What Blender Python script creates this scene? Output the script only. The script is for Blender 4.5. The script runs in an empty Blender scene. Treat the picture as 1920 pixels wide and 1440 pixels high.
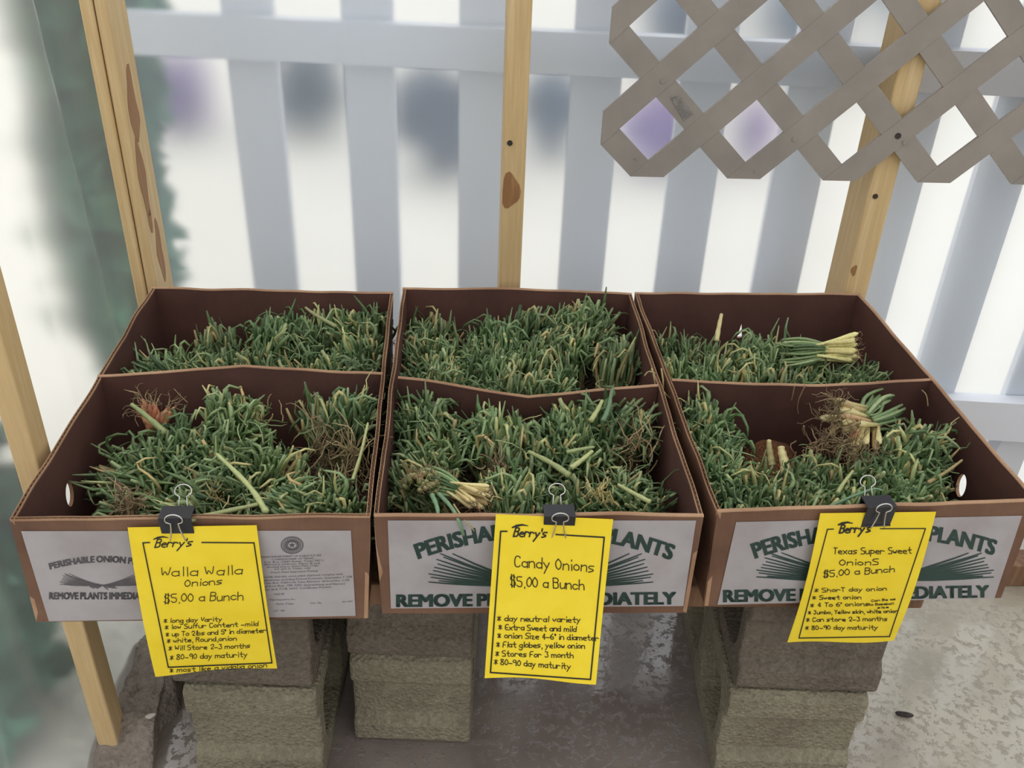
import bpy, bmesh, math, random
from mathutils import Vector, Matrix, noise
scene = bpy.context.scene
COL = scene.collection
R = random.Random(7)

# ------------------------------------------------------------------ camera, world, exposure
FPX = 1764.8; PITCH = 0.5511; ROLL = 0.0409; CAMZ = 1.292; SC = 0.7218
RIM = 0.582; BOT = 0.424
cam_d = bpy.data.cameras.new('camera'); cam = bpy.data.objects.new('camera', cam_d); COL.objects.link(cam)
cam_d.sensor_width = 36.0; cam_d.lens = FPX / 1920 * 36.0; cam_d.clip_start = 0.02
CM = Matrix.Rotation(math.pi/2 - PITCH, 3, 'X') @ Matrix.Rotation(ROLL, 3, 'Z')
cam.matrix_world = Matrix.Translation((0, 0, CAMZ)) @ CM.to_4x4()
scene.camera = cam
CP = Vector((0, 0, CAMZ))
scene.view_settings.view_transform = 'Standard'
scene.view_settings.look = 'None'
scene.view_settings.gamma = 1.0
scene.view_settings.use_curve_mapping = False
scene.view_settings.exposure = 0.0
scene.cycles.use_denoising = True
scene.cycles.max_bounces = 14
scene.cycles.transparent_max_bounces = 12

w = bpy.data.worlds.new('sky'); scene.world = w; w.use_nodes = True
nt = w.node_tree; nt.nodes.clear()
tc = nt.nodes.new('ShaderNodeTexCoord'); sx = nt.nodes.new('ShaderNodeSeparateXYZ'); nt.links.new(tc.outputs['Generated'], sx.inputs[0])
mr = nt.nodes.new('ShaderNodeMapRange'); mr.inputs['From Min'].default_value = -0.9; mr.inputs['From Max'].default_value = 0.9
mr.inputs['To Min'].default_value = 1.2; mr.inputs['To Max'].default_value = 2.05
nt.links.new(sx.outputs['Y'], mr.inputs['Value'])
mz = nt.nodes.new('ShaderNodeMapRange'); mz.inputs['From Min'].default_value = 0.0; mz.inputs['From Max'].default_value = 0.9
mz.inputs['To Min'].default_value = 0.55; mz.inputs['To Max'].default_value = 1.0
nt.links.new(sx.outputs['Z'], mz.inputs['Value'])
mm = nt.nodes.new('ShaderNodeMath'); mm.operation = 'MULTIPLY'; nt.links.new(mr.outputs[0], mm.inputs[0]); nt.links.new(mz.outputs[0], mm.inputs[1])
bg = nt.nodes.new('ShaderNodeBackground'); bg.inputs['Color'].default_value = (0.97, 0.98, 1.0, 1)
nt.links.new(mm.outputs[0], bg.inputs['Strength'])
wo = nt.nodes.new('ShaderNodeOutputWorld'); nt.links.new(bg.outputs[0], wo.inputs[0])

# ------------------------------------------------------------------ helpers
def ray(px, py):
    u = (px-960)/FPX; v = (720-py)/FPX
    return (CM @ Vector((u, v, -1))).normalized()
def atz(px, py, z):
    d = ray(px, py); return CP + d*((z-CAMZ)/d.z)
def onplane(px, py, p, n):
    d = ray(px, py); return CP + d*((p-CP).dot(n)/d.dot(n))
def lerp(a, b, t): return a + (b-a)*t

def tag(o, label=None, cat=None, group=None, kind=None):
    if label: o['label'] = label
    if cat: o['category'] = cat
    if group: o['group'] = group
    if kind: o['kind'] = kind
    return o
def empty(name, loc, label, cat, group=None, kind=None):
    o = bpy.data.objects.new(name, None); COL.objects.link(o); o.location = loc; o.empty_display_size = .02
    return tag(o, label, cat, group, kind)
def world(o):
    if o.parent is None: return o.matrix_basis.copy()
    return world(o.parent) @ o.matrix_parent_inverse @ o.matrix_basis
def obj(name, mesh, parent=None):
    o = bpy.data.objects.new(name, mesh); COL.objects.link(o)
    if parent is not None:
        o.parent = parent
        o.matrix_parent_inverse = world(parent).inverted()
    return o

class MB:
    def __init__(s): s.v = []; s.f = []; s.m = []; s.mi = 0
    def add(s, vs, fs):
        b = len(s.v); s.v += [tuple(x) for x in vs]; s.f += [tuple(b+i for i in f) for f in fs]; s.m += [s.mi]*len(fs)
    def box(s, lo, hi, M=None):
        vs = [Vector((x, y, z)) for z in (lo[2], hi[2]) for y in (lo[1], hi[1]) for x in (lo[0], hi[0])]
        if M: vs = [M @ p for p in vs]
        s.add(vs, [(0,2,3,1),(4,5,7,6),(0,1,5,4),(2,6,7,3),(0,4,6,2),(1,3,7,5)])
    def tube(s, pts, rad, n=5, caps=True):
        pts = [Vector(p) for p in pts]; k = len(pts)
        vs = []; prev = None
        for i, p in enumerate(pts):
            d = (pts[min(i+1, k-1)] - pts[max(i-1, 0)])
            d = d.normalized() if d.length > 1e-9 else Vector((0,0,1))
            if prev is None:
                a = d.cross(Vector((0.3,0.9,0.2))); a = a.normalized() if a.length > 1e-4 else Vector((1,0,0))
            else:
                a = prev - d*prev.dot(d); a = a.normalized() if a.length > 1e-6 else prev
            prev = a; b = d.cross(a)
            r = rad[i] if isinstance(rad, (list, tuple)) else rad
            for j in range(n):
                t = 2*math.pi*j/n
                vs.append(p + a*(r*math.cos(t)) + b*(r*math.sin(t)))
        fs = []
        for i in range(k-1):
            for j in range(n):
                fs.append((i*n+j, i*n+(j+1) % n, (i+1)*n+(j+1) % n, (i+1)*n+j))
        if caps:
            fs.append(tuple(reversed(range(n)))); fs.append(tuple((k-1)*n+j for j in range(n)))
        s.add(vs, fs)
    def prism(s, poly, fn, d0, d1):
        """poly list of 2d points; fn(a,b,d)->3D"""
        n = len(poly)
        vs = [fn(a, b, d0) for a, b in poly] + [fn(a, b, d1) for a, b in poly]
        s.add(vs, [tuple(reversed(range(n))), tuple(range(n, 2*n))] + [(i, (i+1) % n, n+(i+1) % n, n+i) for i in range(n)])
    def mesh(s, name, mats, smooth=False):
        me = bpy.data.meshes.new(name); me.from_pydata(s.v, [], s.f)
        mats = mats if isinstance(mats, (list, tuple)) else [mats]
        for m in mats: me.materials.append(m)
        me.polygons.foreach_set('material_index', s.m)
        if smooth: me.polygons.foreach_set('use_smooth', [True]*len(s.f))
        me.update(); return me
    def build(s, name, mats, parent=None, smooth=False, bevel=0, fixn=False):
        me = s.mesh(name, mats, smooth)
        if fixn:
            bm = bmesh.new(); bm.from_mesh(me); bmesh.ops.recalc_face_normals(bm, faces=bm.faces); bm.to_mesh(me); bm.free()
        o = obj(name, me, parent)
        if bevel:
            b = o.modifiers.new('b', 'BEVEL'); b.width = bevel; b.segments = 2; b.limit_method = 'ANGLE'
        return o

# ------------------------------------------------------------------ materials
def S(r, g, b):
    f = lambda c: c/12.92 if c <= .04045 else ((c+.055)/1.055)**2.4
    return (f(r/255), f(g/255), f(b/255), 1)
class NT:
    def __init__(s, name):
        s.mat = bpy.data.materials.new(name); s.mat.use_nodes = True; s.t = s.mat.node_tree; s.t.nodes.clear()
        s.out = s.t.nodes.new('ShaderNodeOutputMaterial')
    def n(s, typ, **kw):
        nd = s.t.nodes.new('ShaderNode'+typ)
        for k, v in kw.items():
            if k.startswith('p_'): setattr(nd, k[2:], v)
            else:
                key = int(k[1:]) if k[0] == 'i' and k[1:].isdigit() else k.replace('_', ' ')
                i = nd.inputs[key]
                if hasattr(v, 'links') or isinstance(v, bpy.types.NodeSocket): s.t.links.new(v, i)
                else: i.default_value = v
        return nd
    def coords(s, scale=(1,1,1), kind='Object'):
        c = s.n('TexCoord').outputs[kind]
        return s.n('Mapping', Vector=c, Scale=scale).outputs[0]
    def ramp(s, fac, stops):
        r = s.n('ValToRGB', Fac=fac); e = r.color_ramp.elements
        while len(e) < len(stops): e.new(0.5)
        for i, (p, c) in enumerate(stops): e[i].position = p; e[i].color = c if len(c) == 4 else (*c, 1)
        return r.outputs[0]
    def noise(s, vec, scale, detail=4, rough=.55): return s.n('TexNoise', Vector=vec, Scale=scale, Detail=detail, Roughness=rough).outputs['Fac']
    def bump(s, h, strength, dist=.01): return s.n('Bump', Height=h, Strength=strength, Distance=dist).outputs[0]
    def bsdf(s, color, rough=.6, spec=.5, normal=None, **kw):
        b = s.n('BsdfPrincipled', Base_Color=color, Roughness=rough, **{'Specular_IOR_Level': spec}, **kw)
        if normal is not None: s.t.links.new(normal, b.inputs['Normal'])
        s.t.links.new(b.outputs[0], s.out.inputs[0]); return b
def flat(name, color, rough=.6, spec=.4, **kw):
    t = NT(name); t.bsdf(color, rough, spec, **kw); return t.mat

def m_leaf(name, stops, rough=.42):
    t = NT(name)
    rnd = t.n('NewGeometry').outputs['Random Per Island']
    ob = t.n('ObjectInfo').outputs['Random']
    c = t.ramp(rnd, stops)
    h = t.n('HueSaturation', Color=c, Hue=t.n('MapRange', Value=t.n('Math', p_operation='FRACT', i0=t.n('Math', p_operation='MULTIPLY', i0=ob, i1=7.3).outputs[0]).outputs[0], i3=.488, i4=.516).outputs[0], Saturation=1.0, Value=t.n('MapRange', Value=ob, i3=.75, i4=1.25).outputs[0]).outputs[0]
    ns = t.noise(t.coords((1,1,1)), 220, 2)
    h2 = t.n('HueSaturation', Color=h, Value=t.n('MapRange', Value=ns, i3=.7, i4=1.3).outputs[0]).outputs[0]
    t.bsdf(h2, rough, .45); return t.mat
M = {}
M['leaf'] = m_leaf('onion_leaf', [(0, S(64,86,52)), (.3, S(96,120,74)), (.6, S(122,143,96)), (.84, S(156,171,124)), (.92, S(188,184,124)), (1, S(192,166,116))])
M['leafdark'] = m_leaf('onion_leaf_dark', [(0, S(54,78,58)), (.5, S(78,108,80)), (.9, S(102,132,96)), (1, S(150,150,100))])
M['stalk'] = m_leaf('onion_stalk', [(0, S(120,128,78)), (.5, S(150,150,98)), (.85, S(186,178,126)), (1, S(150,108,72))])
M['bulb'] = m_leaf('onion_bulb', [(0, S(176,150,100)), (.5, S(214,202,140)), (.85, S(228,216,160)), (1, S(176,120,84))])
M['root'] = m_leaf('onion_root', [(0, S(104,86,64)), (.5, S(146,124,92)), (1, S(180,156,118))], .8)
M['lime'] = m_leaf('pale_stalk', [(0, S(142,154,98)), (1, S(176,180,124))])
M['bluegreen'] = m_leaf('blue_green_leaf', [(0, S(98,130,96)), (1, S(122,150,112))])
M['straw'] = m_leaf('straw_leaf', [(0, S(170,150,100)), (1, S(196,176,124))], .7)
M['orange'] = m_leaf('reddish_bulb', [(0, S(150,90,58)), (.5, S(184,122,84)), (1, S(200,150,104))])

def m_card(name, base, dark, edge=False, streak=True):
    t = NT(name); c = t.coords((1,1,1))
    n1 = t.noise(c, 9, 5); n2 = t.noise(t.coords((60, 60, 5)), 8, 3)
    mx = t.n('Mix', p_data_type='RGBA', Factor=t.n('MapRange', Value=n1, i1=.35, i2=.7).outputs[0], i6=base, i7=dark).outputs[2]
    mx = t.n('HueSaturation', Color=mx, Value=t.n('MapRange', Value=n2, i3=.88, i4=1.1).outputs[0]).outputs[0]
    t.bsdf(mx, .72, .25, t.bump(n2, .12, .002)); return t.mat
M['kraft'] = m_card('kraft_cardboard', S(128,96,76), S(102,74,58))
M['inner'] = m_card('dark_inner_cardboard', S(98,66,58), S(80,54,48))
M['edge'] = m_card('torn_cardboard_edge', S(184,148,116), S(150,114,88))
t = NT('white_label_print'); c = t.coords()
n1 = t.noise(c, 12, 5)
t.bsdf(t.ramp(n1, [(.3, S(160,152,151)), (.6, S(176,170,171)), (.8, S(166,156,150))]), .5, .35); M['label'] = t.mat
M['ink'] = flat('green_black_ink', S(44,66,60), .5); M['inkgrey'] = flat('grey_ink', S(88,84,86), .5)
t = NT('yellow_paper'); n1 = t.noise(t.coords(), 30, 4)
b = t.bsdf(t.ramp(n1, [(.3, S(244,212,46)), (.7, S(250,222,60))]), .6, .25); M['yellow'] = t.mat
M['pen'] = flat('black_marker', S(38,34,18), .6); M['bink'] = flat('black_print', S(40,38,30), .6)
M['clip'] = flat('black_steel', S(34,34,40), .32, .6); M['wire'] = flat('nickel_wire', (.62,.6,.56,1), .25, .5, Metallic=1.0)

def m_wood(name, a, b, knot=True, scale=1.0, wet=.55):
    t = NT(name); c = t.coords((22*scale, 22*scale, 1.1*scale))
    n = t.noise(c, 3.2, 6, .6); n3 = t.noise(t.coords((120, 120, 4)), 3, 3)
    col = t.ramp(n, [(.28, a), (.5, b), (.72, a)])
    col = t.n('HueSaturation', Color=col, Value=t.n('MapRange', Value=n3, i3=.85, i4=1.12).outputs[0]).outputs[0]
    t.bsdf(col, wet, .3, t.bump(n3, .2, .002)); return t.mat
M['pine'] = m_wood('yellow_pine', S(217,191,146), S(203,172,123))
M['pineold'] = m_wood('weathered_plank', S(146,112,84), S(112,82,60), scale=.6)
M['knot'] = m_wood('pine_knot', S(172,130,86), S(146,104,66), scale=2)
M['screw'] = flat('dark_screw', S(50,42,36), .5)
def m_conc(name, a, b, cc, bump=.6, sc=1.0, rough=.85):
    t = NT(name); c = t.coords()
    n1 = t.noise(c, 5*sc, 6, .6); n2 = t.noise(c, 120*sc, 4, .7); v = t.n('TexVoronoi', Vector=c, Scale=170*sc).outputs['Distance']
    col = t.ramp(n1, [(.3, a), (.55, b), (.75, cc)])
    col = t.n('HueSaturation', Color=col, Value=t.n('MapRange', Value=n2, i1=.3, i2=.7, i3=.72, i4=1.22).outputs[0]).outputs[0]
    h = t.n('Math', p_operation='ADD', i0=n2, i1=v).outputs[0]
    t.bsdf(col, rough, .3, t.bump(h, bump, .004)); return t.mat
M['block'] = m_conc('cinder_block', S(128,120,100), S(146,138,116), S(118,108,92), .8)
M['blockdark'] = m_conc('dark_cinder_block', S(104,94,82), S(120,110,96), S(92,82,74), .8)  # darker, browner tone given to the upper blocks
M['dirt'] = m_conc('packed_soil', S(128,116,106), S(150,138,126), S(112,100,94), 1.0, .8, .8)
M['soil'] = m_conc('red_soil', S(126,82,56), S(150,100,70), S(104,70,50), 1.0, 2)
M['ground'] = m_conc('pale_outdoor_concrete', S(226,221,208), S(234,229,217), S(216,211,200), .1, .3)
M['pebble'] = flat('pale_chip', S(214,206,194), .7)
M['seed'] = m_conc('dark_dry_leaf', S(58,50,50), S(84,74,70), S(46,40,40), .5)
# wet concrete floor
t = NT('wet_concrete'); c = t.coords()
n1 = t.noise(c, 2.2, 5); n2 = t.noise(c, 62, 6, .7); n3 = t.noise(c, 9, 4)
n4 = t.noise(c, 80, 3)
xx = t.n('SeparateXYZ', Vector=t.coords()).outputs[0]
wall_lit = t.n('MapRange', Value=t.n('Math', p_operation='ADD', i0=xx, i1=t.n('MapRange', Value=t.noise(c, 3.5, 4), i3=-.35, i4=.35).outputs[0]).outputs[0], i1=.38, i2=.62).outputs[0]  # blend along x from shaded damp middle to wall-lit side, painted into colour
dry = t.ramp(n1, [(.3, S(160,151,134)), (.5, S(176,167,148)), (.72, S(188,178,158))]); damp_shade = t.ramp(n1, [(.3, S(124,112,108)), (.5, S(142,130,121)), (.72, S(156,144,130))])  # pale tone stands for light from the wall; dark one is damp plus shade
col = t.n('Mix', p_data_type='RGBA', Factor=wall_lit, i6=damp_shade, i7=dry).outputs[2]
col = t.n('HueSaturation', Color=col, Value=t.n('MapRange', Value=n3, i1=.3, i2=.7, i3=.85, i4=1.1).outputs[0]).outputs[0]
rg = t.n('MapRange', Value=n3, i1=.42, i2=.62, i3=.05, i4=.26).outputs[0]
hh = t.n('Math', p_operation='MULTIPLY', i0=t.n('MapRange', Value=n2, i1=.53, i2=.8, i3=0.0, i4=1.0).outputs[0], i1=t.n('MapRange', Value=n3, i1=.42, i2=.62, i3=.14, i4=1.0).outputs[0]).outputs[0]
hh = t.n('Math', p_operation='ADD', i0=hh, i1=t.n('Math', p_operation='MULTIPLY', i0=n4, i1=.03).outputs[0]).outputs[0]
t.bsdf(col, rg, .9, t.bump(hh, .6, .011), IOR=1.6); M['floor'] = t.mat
M['lattice'] = (lambda t: (t.bsdf(t.ramp(t.noise(t.coords(), 14, 5), [(.3, S(140,132,124)), (.7, S(154,145,136))]), .5, .4), t.mat)[1])(NT('grey_plastic_lattice'))
M['sticker'] = m_conc('scratched_mark', S(70,68,66), S(150,144,138), S(60,58,56), .2, 3)
M['picket'] = flat('white_picket', S(222,224,230), .5)
def m_film(name, rough, ior, wt, tint=(.93,.95,.95,1)):
    t = NT(name)
    rf = t.n('BsdfRefraction', Color=(.97,.98,.98,1), Roughness=rough, IOR=ior)
    tr = t.n('BsdfTranslucent', Color=tint); df = t.n('BsdfDiffuse', Color=tint)
    m0 = t.n('MixShader', i0=.22, i1=tr.outputs[0], i2=df.outputs[0])
    m1 = t.n('MixShader', i0=wt, i1=rf.outputs[0], i2=m0.outputs[0])
    gl = t.n('BsdfGlossy', Color=(1,1,1,1), Roughness=.16)
    fr = t.n('Fresnel', IOR=1.4)
    m2 = t.n('MixShader', i0=t.n('Math', p_operation='MULTIPLY', i0=fr.outputs[0], i1=.22).outputs[0], i1=m1.outputs[0], i2=gl.outputs[0])
    t.t.links.new(m2.outputs[0], t.out.inputs[0]); return t.mat
M['film'] = m_film('cloudy_plastic_film', .58, 1.08, .32, (.85,.925,1.0,1))
M['filmside'] = m_film('cloudy_side_film', .55, 1.06, .16)
M['filmroof'] = m_film('cloudy_roof_film', .5, 1.08, .7)
M['green'] = m_leaf('evergreen_foliage', [(0, S(44,92,70)), (.6, S(66,124,98)), (1, S(94,150,122))])
M['blueleaf'] = m_leaf('dark_blue_green_foliage', [(0, S(40,66,92)), (.6, S(62,92,122)), (1, S(96,126,150))])
M['purple'] = m_leaf('purple_flowers', [(0, S(120,84,160)), (.6, S(160,120,200)), (1, S(196,160,220))])
M['bark'] = flat('bark', S(70,58,50), .9)

# ------------------------------------------------------------------ layout of walls
BXP = {  # outer rim corners (pixel), front bottom corners
 0: dict(FL=(18,975), FR=(694,967), BL=(285,539), BR=(737,549), bL=(68,1166), bR=(690,1159), dL=(178,707), dR=(722,703)),
 1: dict(FL=(701,968), FR=(1319,968), BL=(755,540), BR=(1184,551), bL=(717,1150), bR=(1287,1149), dL=(742,709), dR=(1238,725)),
 2: dict(FL=(1345,961), FR=(1946,940), BL=(1190,549), BR=(1612,551), bL=(1321,1136), bR=(1877,1121), dL=(1256,714), dR=(1750,713))}
C3 = {}
for i, d in BXP.items():
    C3[i] = {k: atz(*p, RIM if k[0].isupper() or k[0] == 'd' else BOT) for k, p in d.items()}
WY = math.tan(0.06)
wa = max(C3[i][k].y - WY*C3[i][k].x for i in C3 for k in ('BL', 'BR')) + 0.025   # stud front plane
WN = Vector((-WY, 1, 0)).normalized(); WP = Vector((0, wa, 0))
WD = Vector((1, WY, 0)).normalized()
STUD = 0.089
FP = WP + WN*STUD             # film plane
def onwall(px, py, off=0.0): return onplane(px, py, WP + WN*off, WN)

# corner post / left stud positions
cp = onwall(150, 0); cpx = (cp - WP).dot(WD)
ls = atz(182, 1385, 0.02)
L0 = WP + WD*cpx + WN*STUD    # corner at film
Ldir = (Vector((ls.x, ls.y, 0)) - Vector((L0.x, L0.y, 0)) ).normalized()
Lnor = Vector((Ldir.y, -Ldir.x, 0)).normalized()
if Lnor.x > 0: Lnor = -Lnor    # pointing outside

# floor, ground
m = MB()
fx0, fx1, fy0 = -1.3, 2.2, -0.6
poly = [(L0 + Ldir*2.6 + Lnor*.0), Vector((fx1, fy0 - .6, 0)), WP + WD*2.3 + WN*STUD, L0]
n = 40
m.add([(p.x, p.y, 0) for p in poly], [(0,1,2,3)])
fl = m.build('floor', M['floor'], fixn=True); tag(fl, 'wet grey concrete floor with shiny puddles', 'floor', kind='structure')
m = MB(); m.add([(-14,-6,-.03),(16,-6,-.03),(16,30,-.03),(-14,30,-.03)], [(0,1,2,3)])
tag(m.build('ground', M['ground']), 'pale concrete yard outside the plastic', 'ground', kind='structure')

def film(name, P0, D, N, s0, s1, z0, z1, ns, nz, fn, mat, label, flip=False):
    m = MB(); vs = []
    for j in range(nz+1):
        for i in range(ns+1):
            s = s0+(s1-s0)*i/ns; z = z0+(z1-z0)*j/nz
            vs.append(P0 + D*s + N*fn(s, z) + Vector((0,0,z)))
    fs = [(j*(ns+1)+i, j*(ns+1)+i+1, (j+1)*(ns+1)+i+1, (j+1)*(ns+1)+i) for j in range(nz) for i in range(ns)]
    if flip: fs = [tuple(reversed(f)) for f in fs]
    m.add(vs, fs); o = m.build(name, mat, smooth=True); return tag(o, label, 'wall', kind='structure')
film('wall_back', Vector((FP.x, FP.y, 0)), WD, WN, cpx, 2.3, 0, 2.25, 90, 60,
     lambda s, z: .004*math.sin(s*9+1.3*z)+.003*noise.noise((s*5, z*3, 0)), M['film'], 'cloudy plastic sheeting wall behind the onion boxes')
def lf(s, z):
    a = 0.03*math.sin(min(1, max(0, s/.4))*math.pi)*(.6+.4*math.sin(3*z))
    r = math.exp(-((s - (.13 + .10*(z-.6)))/.012)**2)*.012
    q = math.exp(-((s - .62 - .05*math.sin(z*4))/.03)**2)*.012 + math.exp(-((s - .8 + .12*z)/.02)**2)*.010
    sk = max(0, .25-z)*.25*math.sin(s*7+1)
    return a + r + q + .008*noise.noise((s*6, z*2.2, 3)) + sk*.4
film('wall_left', Vector((L0.x, L0.y, 0)), Ldir, Lnor, 0, 1.9, 0, 2.25, 150, 90, lf, M['filmside'], 'cloudy wrinkled plastic sheeting side wall', True)
# roof film, out of view, added to dim the light inside
m = MB(); q = [L0, WP+WD*2.3+WN*STUD, Vector((2.4, -2.2, 0)), L0+Ldir*3.4]
m.add([(p.x, p.y, 2.25) for p in q], [(0,1,2,3)])
tag(m.build('ceiling', M['filmroof']), 'unseen cloudy plastic sheet roof, added to dim the inside', 'ceiling', kind='structure')

# studs: pixel edges of the front face at two heights -> vertical boxes on the wall
def stud(name, s0, s1, z0, z1, label, off=0, depth=STUD-.004, knots=(), screws=(), sideknots=()):
    base = WP + WD*((s0+s1)/2) + WN*off
    r = empty(name, (base.x, base.y, z0), label, 'stud', 'pine studs of the plastic wall')
    m = MB(); h = (s1-s0)/2
    F = lambda a, b, d: Vector((base.x, base.y, 0)) + WD*a + WN*d + Vector((0,0,b))
    m.prism([(-h, z0), (h, z0), (h, z1), (-h, z1)], F, 0, depth)
    m.build('post', M['pine'], r, bevel=.0025, fixn=True)
    for (px, py, a, b) in knots:
        p = onplane(px, py, WP+WN*off, WN); ss = (p-base).dot(WD); zz = p.z
        k = MB(); pts = []
        for q in range(18):
            t = q*2*math.pi/18; rr = 1+.16*math.sin(3*t+px)
            x = ss+a*rr*math.cos(t); x = max(-h+.001, min(h-.001, x))
            pts.append((x, zz+b*rr*math.sin(t)))
        k.prism(pts, F, -.0006, .001); k.build('knot', M['knot'], r, fixn=True)
    for (px, py, a, b) in sideknots:
        p = onplane(px, py, base+WD*h, WD); dd = (p-base).dot(WN); k = MB()
        pts = [(max(.002, min(depth-.002, dd+a*(1+.3*math.sin(3*q*math.pi/9+px))*math.cos(q*math.pi/9))), p.z+b*(1+.2*math.sin(2*q*math.pi/9+py))*math.sin(q*math.pi/9)) for q in range(18)]
        Fd = lambda a_, b_, d_: Vector((base.x, base.y, 0)) + WD*(h+d_) + WN*a_ + Vector((0,0,b_))
        k.prism(pts, Fd, -.001, .0006); k.build('knot', M['knot'], r, fixn=True)
    for (px, py) in screws:
        p = onplane(px, py, WP+WN*off, WN); k = MB()
        k.prism([( (p-base).dot(WD)+.0045*math.cos(q*math.pi/5), p.z+.0045*math.sin(q*math.pi/5)) for q in range(10)], F, -.0016, .001)
        k.build('screw', M['screw'], r, fixn=True)
    return r
S_ = lambda px, py, off=0: (onwall(px, py, off)-WP).dot(WD)
c0, c1 = S_(945, 270), S_(986, 270)
stud('wooden_stud', c0-.001, c1+.001, 0, 2.25, 'upright pine stud rising behind the box with the Candy sign',
     knots=[(957, 358, .015, .030)], screws=[(956, 268)])
a0, a1 = S_(1616, 420), S_(1657, 420)
stud('wooden_stud', a0-.002, a1+.002, 0, 2.25, 'upright pine stud the grey lattice is screwed to', knots=[(1601, 507, .005, .010)], screws=[(1641, 368)])
b0, b1 = S_(230, 300), S_(252, 300)
stud('wooden_stud', b0, b1, 0, 2.25, 'knotty pine corner stud, the board standing against the back plastic',
     sideknots=[(249, 195, .020, .06), (270, 350, .016, .07), (280, 398, .006, .007), (300, 470, .014, .05)])
# second corner board, turned along the side wall
def side_stud(name, P, z0, z1, wd, dp, label, mat='pine'):
    r = empty(name, (P.x, P.y, z0), label, 'stud', 'pine studs of the plastic wall')
    m = MB(); F = lambda a, b, d: Vector((P.x, P.y, 0)) + Ldir*a - Lnor*d + Vector((0,0,b))
    m.prism([(-wd/2, z0), (wd/2, z0), (wd/2, z1), (-wd/2, z1)], F, .012, .012+dp)
    m.build('post', M[mat], r, bevel=.003, fixn=True)
    return r
cwd = (b0 - S_(206, 300))/2 - .0006; cb = WP + WD*(b0-cwd-.0012)
m = MB(); r = empty('wooden_stud', (cb.x, cb.y, 0), 'pale pine corner board beside the knotty stud', 'stud', 'pine studs of the plastic wall')
F = lambda a, b, d: Vector((cb.x, cb.y, 0)) + WD*a + WN*d + Vector((0,0,b))
m.prism([(-cwd, 0), (cwd, 0), (cwd, 2.25), (-cwd, 2.25)], F, -.004, STUD-.004); m.build('post', M['pine'], r, bevel=.003, fixn=True)
side_stud('wooden_stud', Vector((ls.x, ls.y, 0)) + Lnor*.002, 0, 2.25, .040, .03, 'pine stud running down beside the Walla Walla sign box to the soil heap')

# ------------------------------------------------------------------ outside: fence, plants
fy = FP + WN*.11
FD = Vector((math.cos(-.035), math.sin(-.035), 0)); FN = Vector((-FD.y, FD.x, 0))
fence = empty('picket_fence', (fy.x, fy.y, 0), 'white picket fence with two rails standing just outside the cloudy plastic', 'fence')
Ff = lambda a, b, d: Vector((fy.x, fy.y, 0)) + FD*a + FN*d + Vector((0,0,b))
FX = lambda px, py: (onplane(px, py, fy, FN)-fy).dot(FD)
FZ = lambda px, py: onplane(px, py, fy, FN).z
pk = [(498,300),(702,300),(905,300),(1105,300),(1300,300),(1496,300),(1690,300),(1880,300)]
for px, py in pk:
    x = FX(px, py); m = MB()
    m.prism([(x-.044, .04), (x+.044, .04), (x+.044, 1.9), (x-.044, 1.9)], Ff, -.01, .01); m.build('picket', M['picket'], fence, fixn=True)
for xx in (FX(1880,300)+.19, FX(1880,300)+.38):
    m = MB(); m.prism([(xx-.044, .04), (xx+.044, .04), (xx+.044, 1.9), (xx-.044, 1.9)], Ff, -.01, .01); m.build('picket', M['picket'], fence, fixn=True)
z1, z0 = FZ(810, 38), FZ(810, 116)
m = MB(); m.prism([(FX(268,300), z0), (2.2, z0), (2.2, z1), (FX(268,300), z1)], Ff, -.045, -.011); m.build('rail', M['picket'], fence, fixn=True)
z1, z0 = FZ(1800, 730), FZ(1800, 800)
m = MB(); m.prism([(FX(268,300), z0), (2.2, z0), (2.2, z1), (FX(268,300), z1)], Ff, -.045, -.011); m.build('rail', M['picket'], fence, fixn=True)

def shrub(name, P, w_, h_, mat, label, n=900, leaf=.05, seed=1, cat='shrub', d_=None, col=False):
    rr = random.Random(seed); r = empty(name, P, label, cat)
    d_ = d_ or w_
    m = MB()
    for k in range(n):
        while True:
            q = Vector((rr.uniform(-1,1), rr.uniform(-1,1), rr.uniform(-1,1)))
            if (.2 < math.hypot(q.x, q.y) < 1) if col else (.3 < q.length < 1): break
        bumpy = .72+.6*noise.noise(q*2.0+Vector((seed,0,0)))
        p = Vector((P.x+q.x*w_/2*bumpy, P.y+q.y*d_/2*bumpy, P.z + h_*.54 + q.z*h_*.47*bumpy))
        a = Vector((rr.gauss(0,1), rr.gauss(0,1), rr.gauss(0,1))).normalized(); b = a.orthogonal().normalized()
        L = leaf*rr.uniform(.6, 1.2)
        m.add([p-a*L, p+b*L*.45, p+a*L, p-b*L*.45], [(0,1,2,3)])
    m.build('foliage', M[mat], r)
    m = MB(); m.tube([P, P+Vector((.01,0,h_*.4)), P+Vector((0,.02,h_*.7))], [.03,.022,.01], 7); m.build('stem', M['bark'], r)
g = lambda px, py: atz(px, py, -.03)
shrub('flowering_shrub', g(370, 222), .36, .36, 'purple', 'purple flowering shrub outside, seen through the plastic between knotty stud and first picket gap', 1000, .05, 3)
shrub('flowering_shrub', g(1225, 290), .42, .34, 'purple', 'purple flowering shrub outside, seen through the lowest lattice hole with the scratched mark beside it', 1000, .05, 4)
shrub('flowering_shrub', g(1385, 285), .18, .30, 'purple', 'thin purple flowering shrub outside, seen through the second lowest lattice hole', 500, .045, 5)
shrub('dark_shrub', g(600, 225), .42, .42, 'blueleaf', 'dark blue-green shrub outside, between second and third pickets', 1000, .06, 6)
shrub('dark_shrub', g(815, 300), .40, .46, 'blueleaf', 'dark blue-green shrub outside, beside the stud behind the Candy sign box', 1100, .055, 7)
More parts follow.
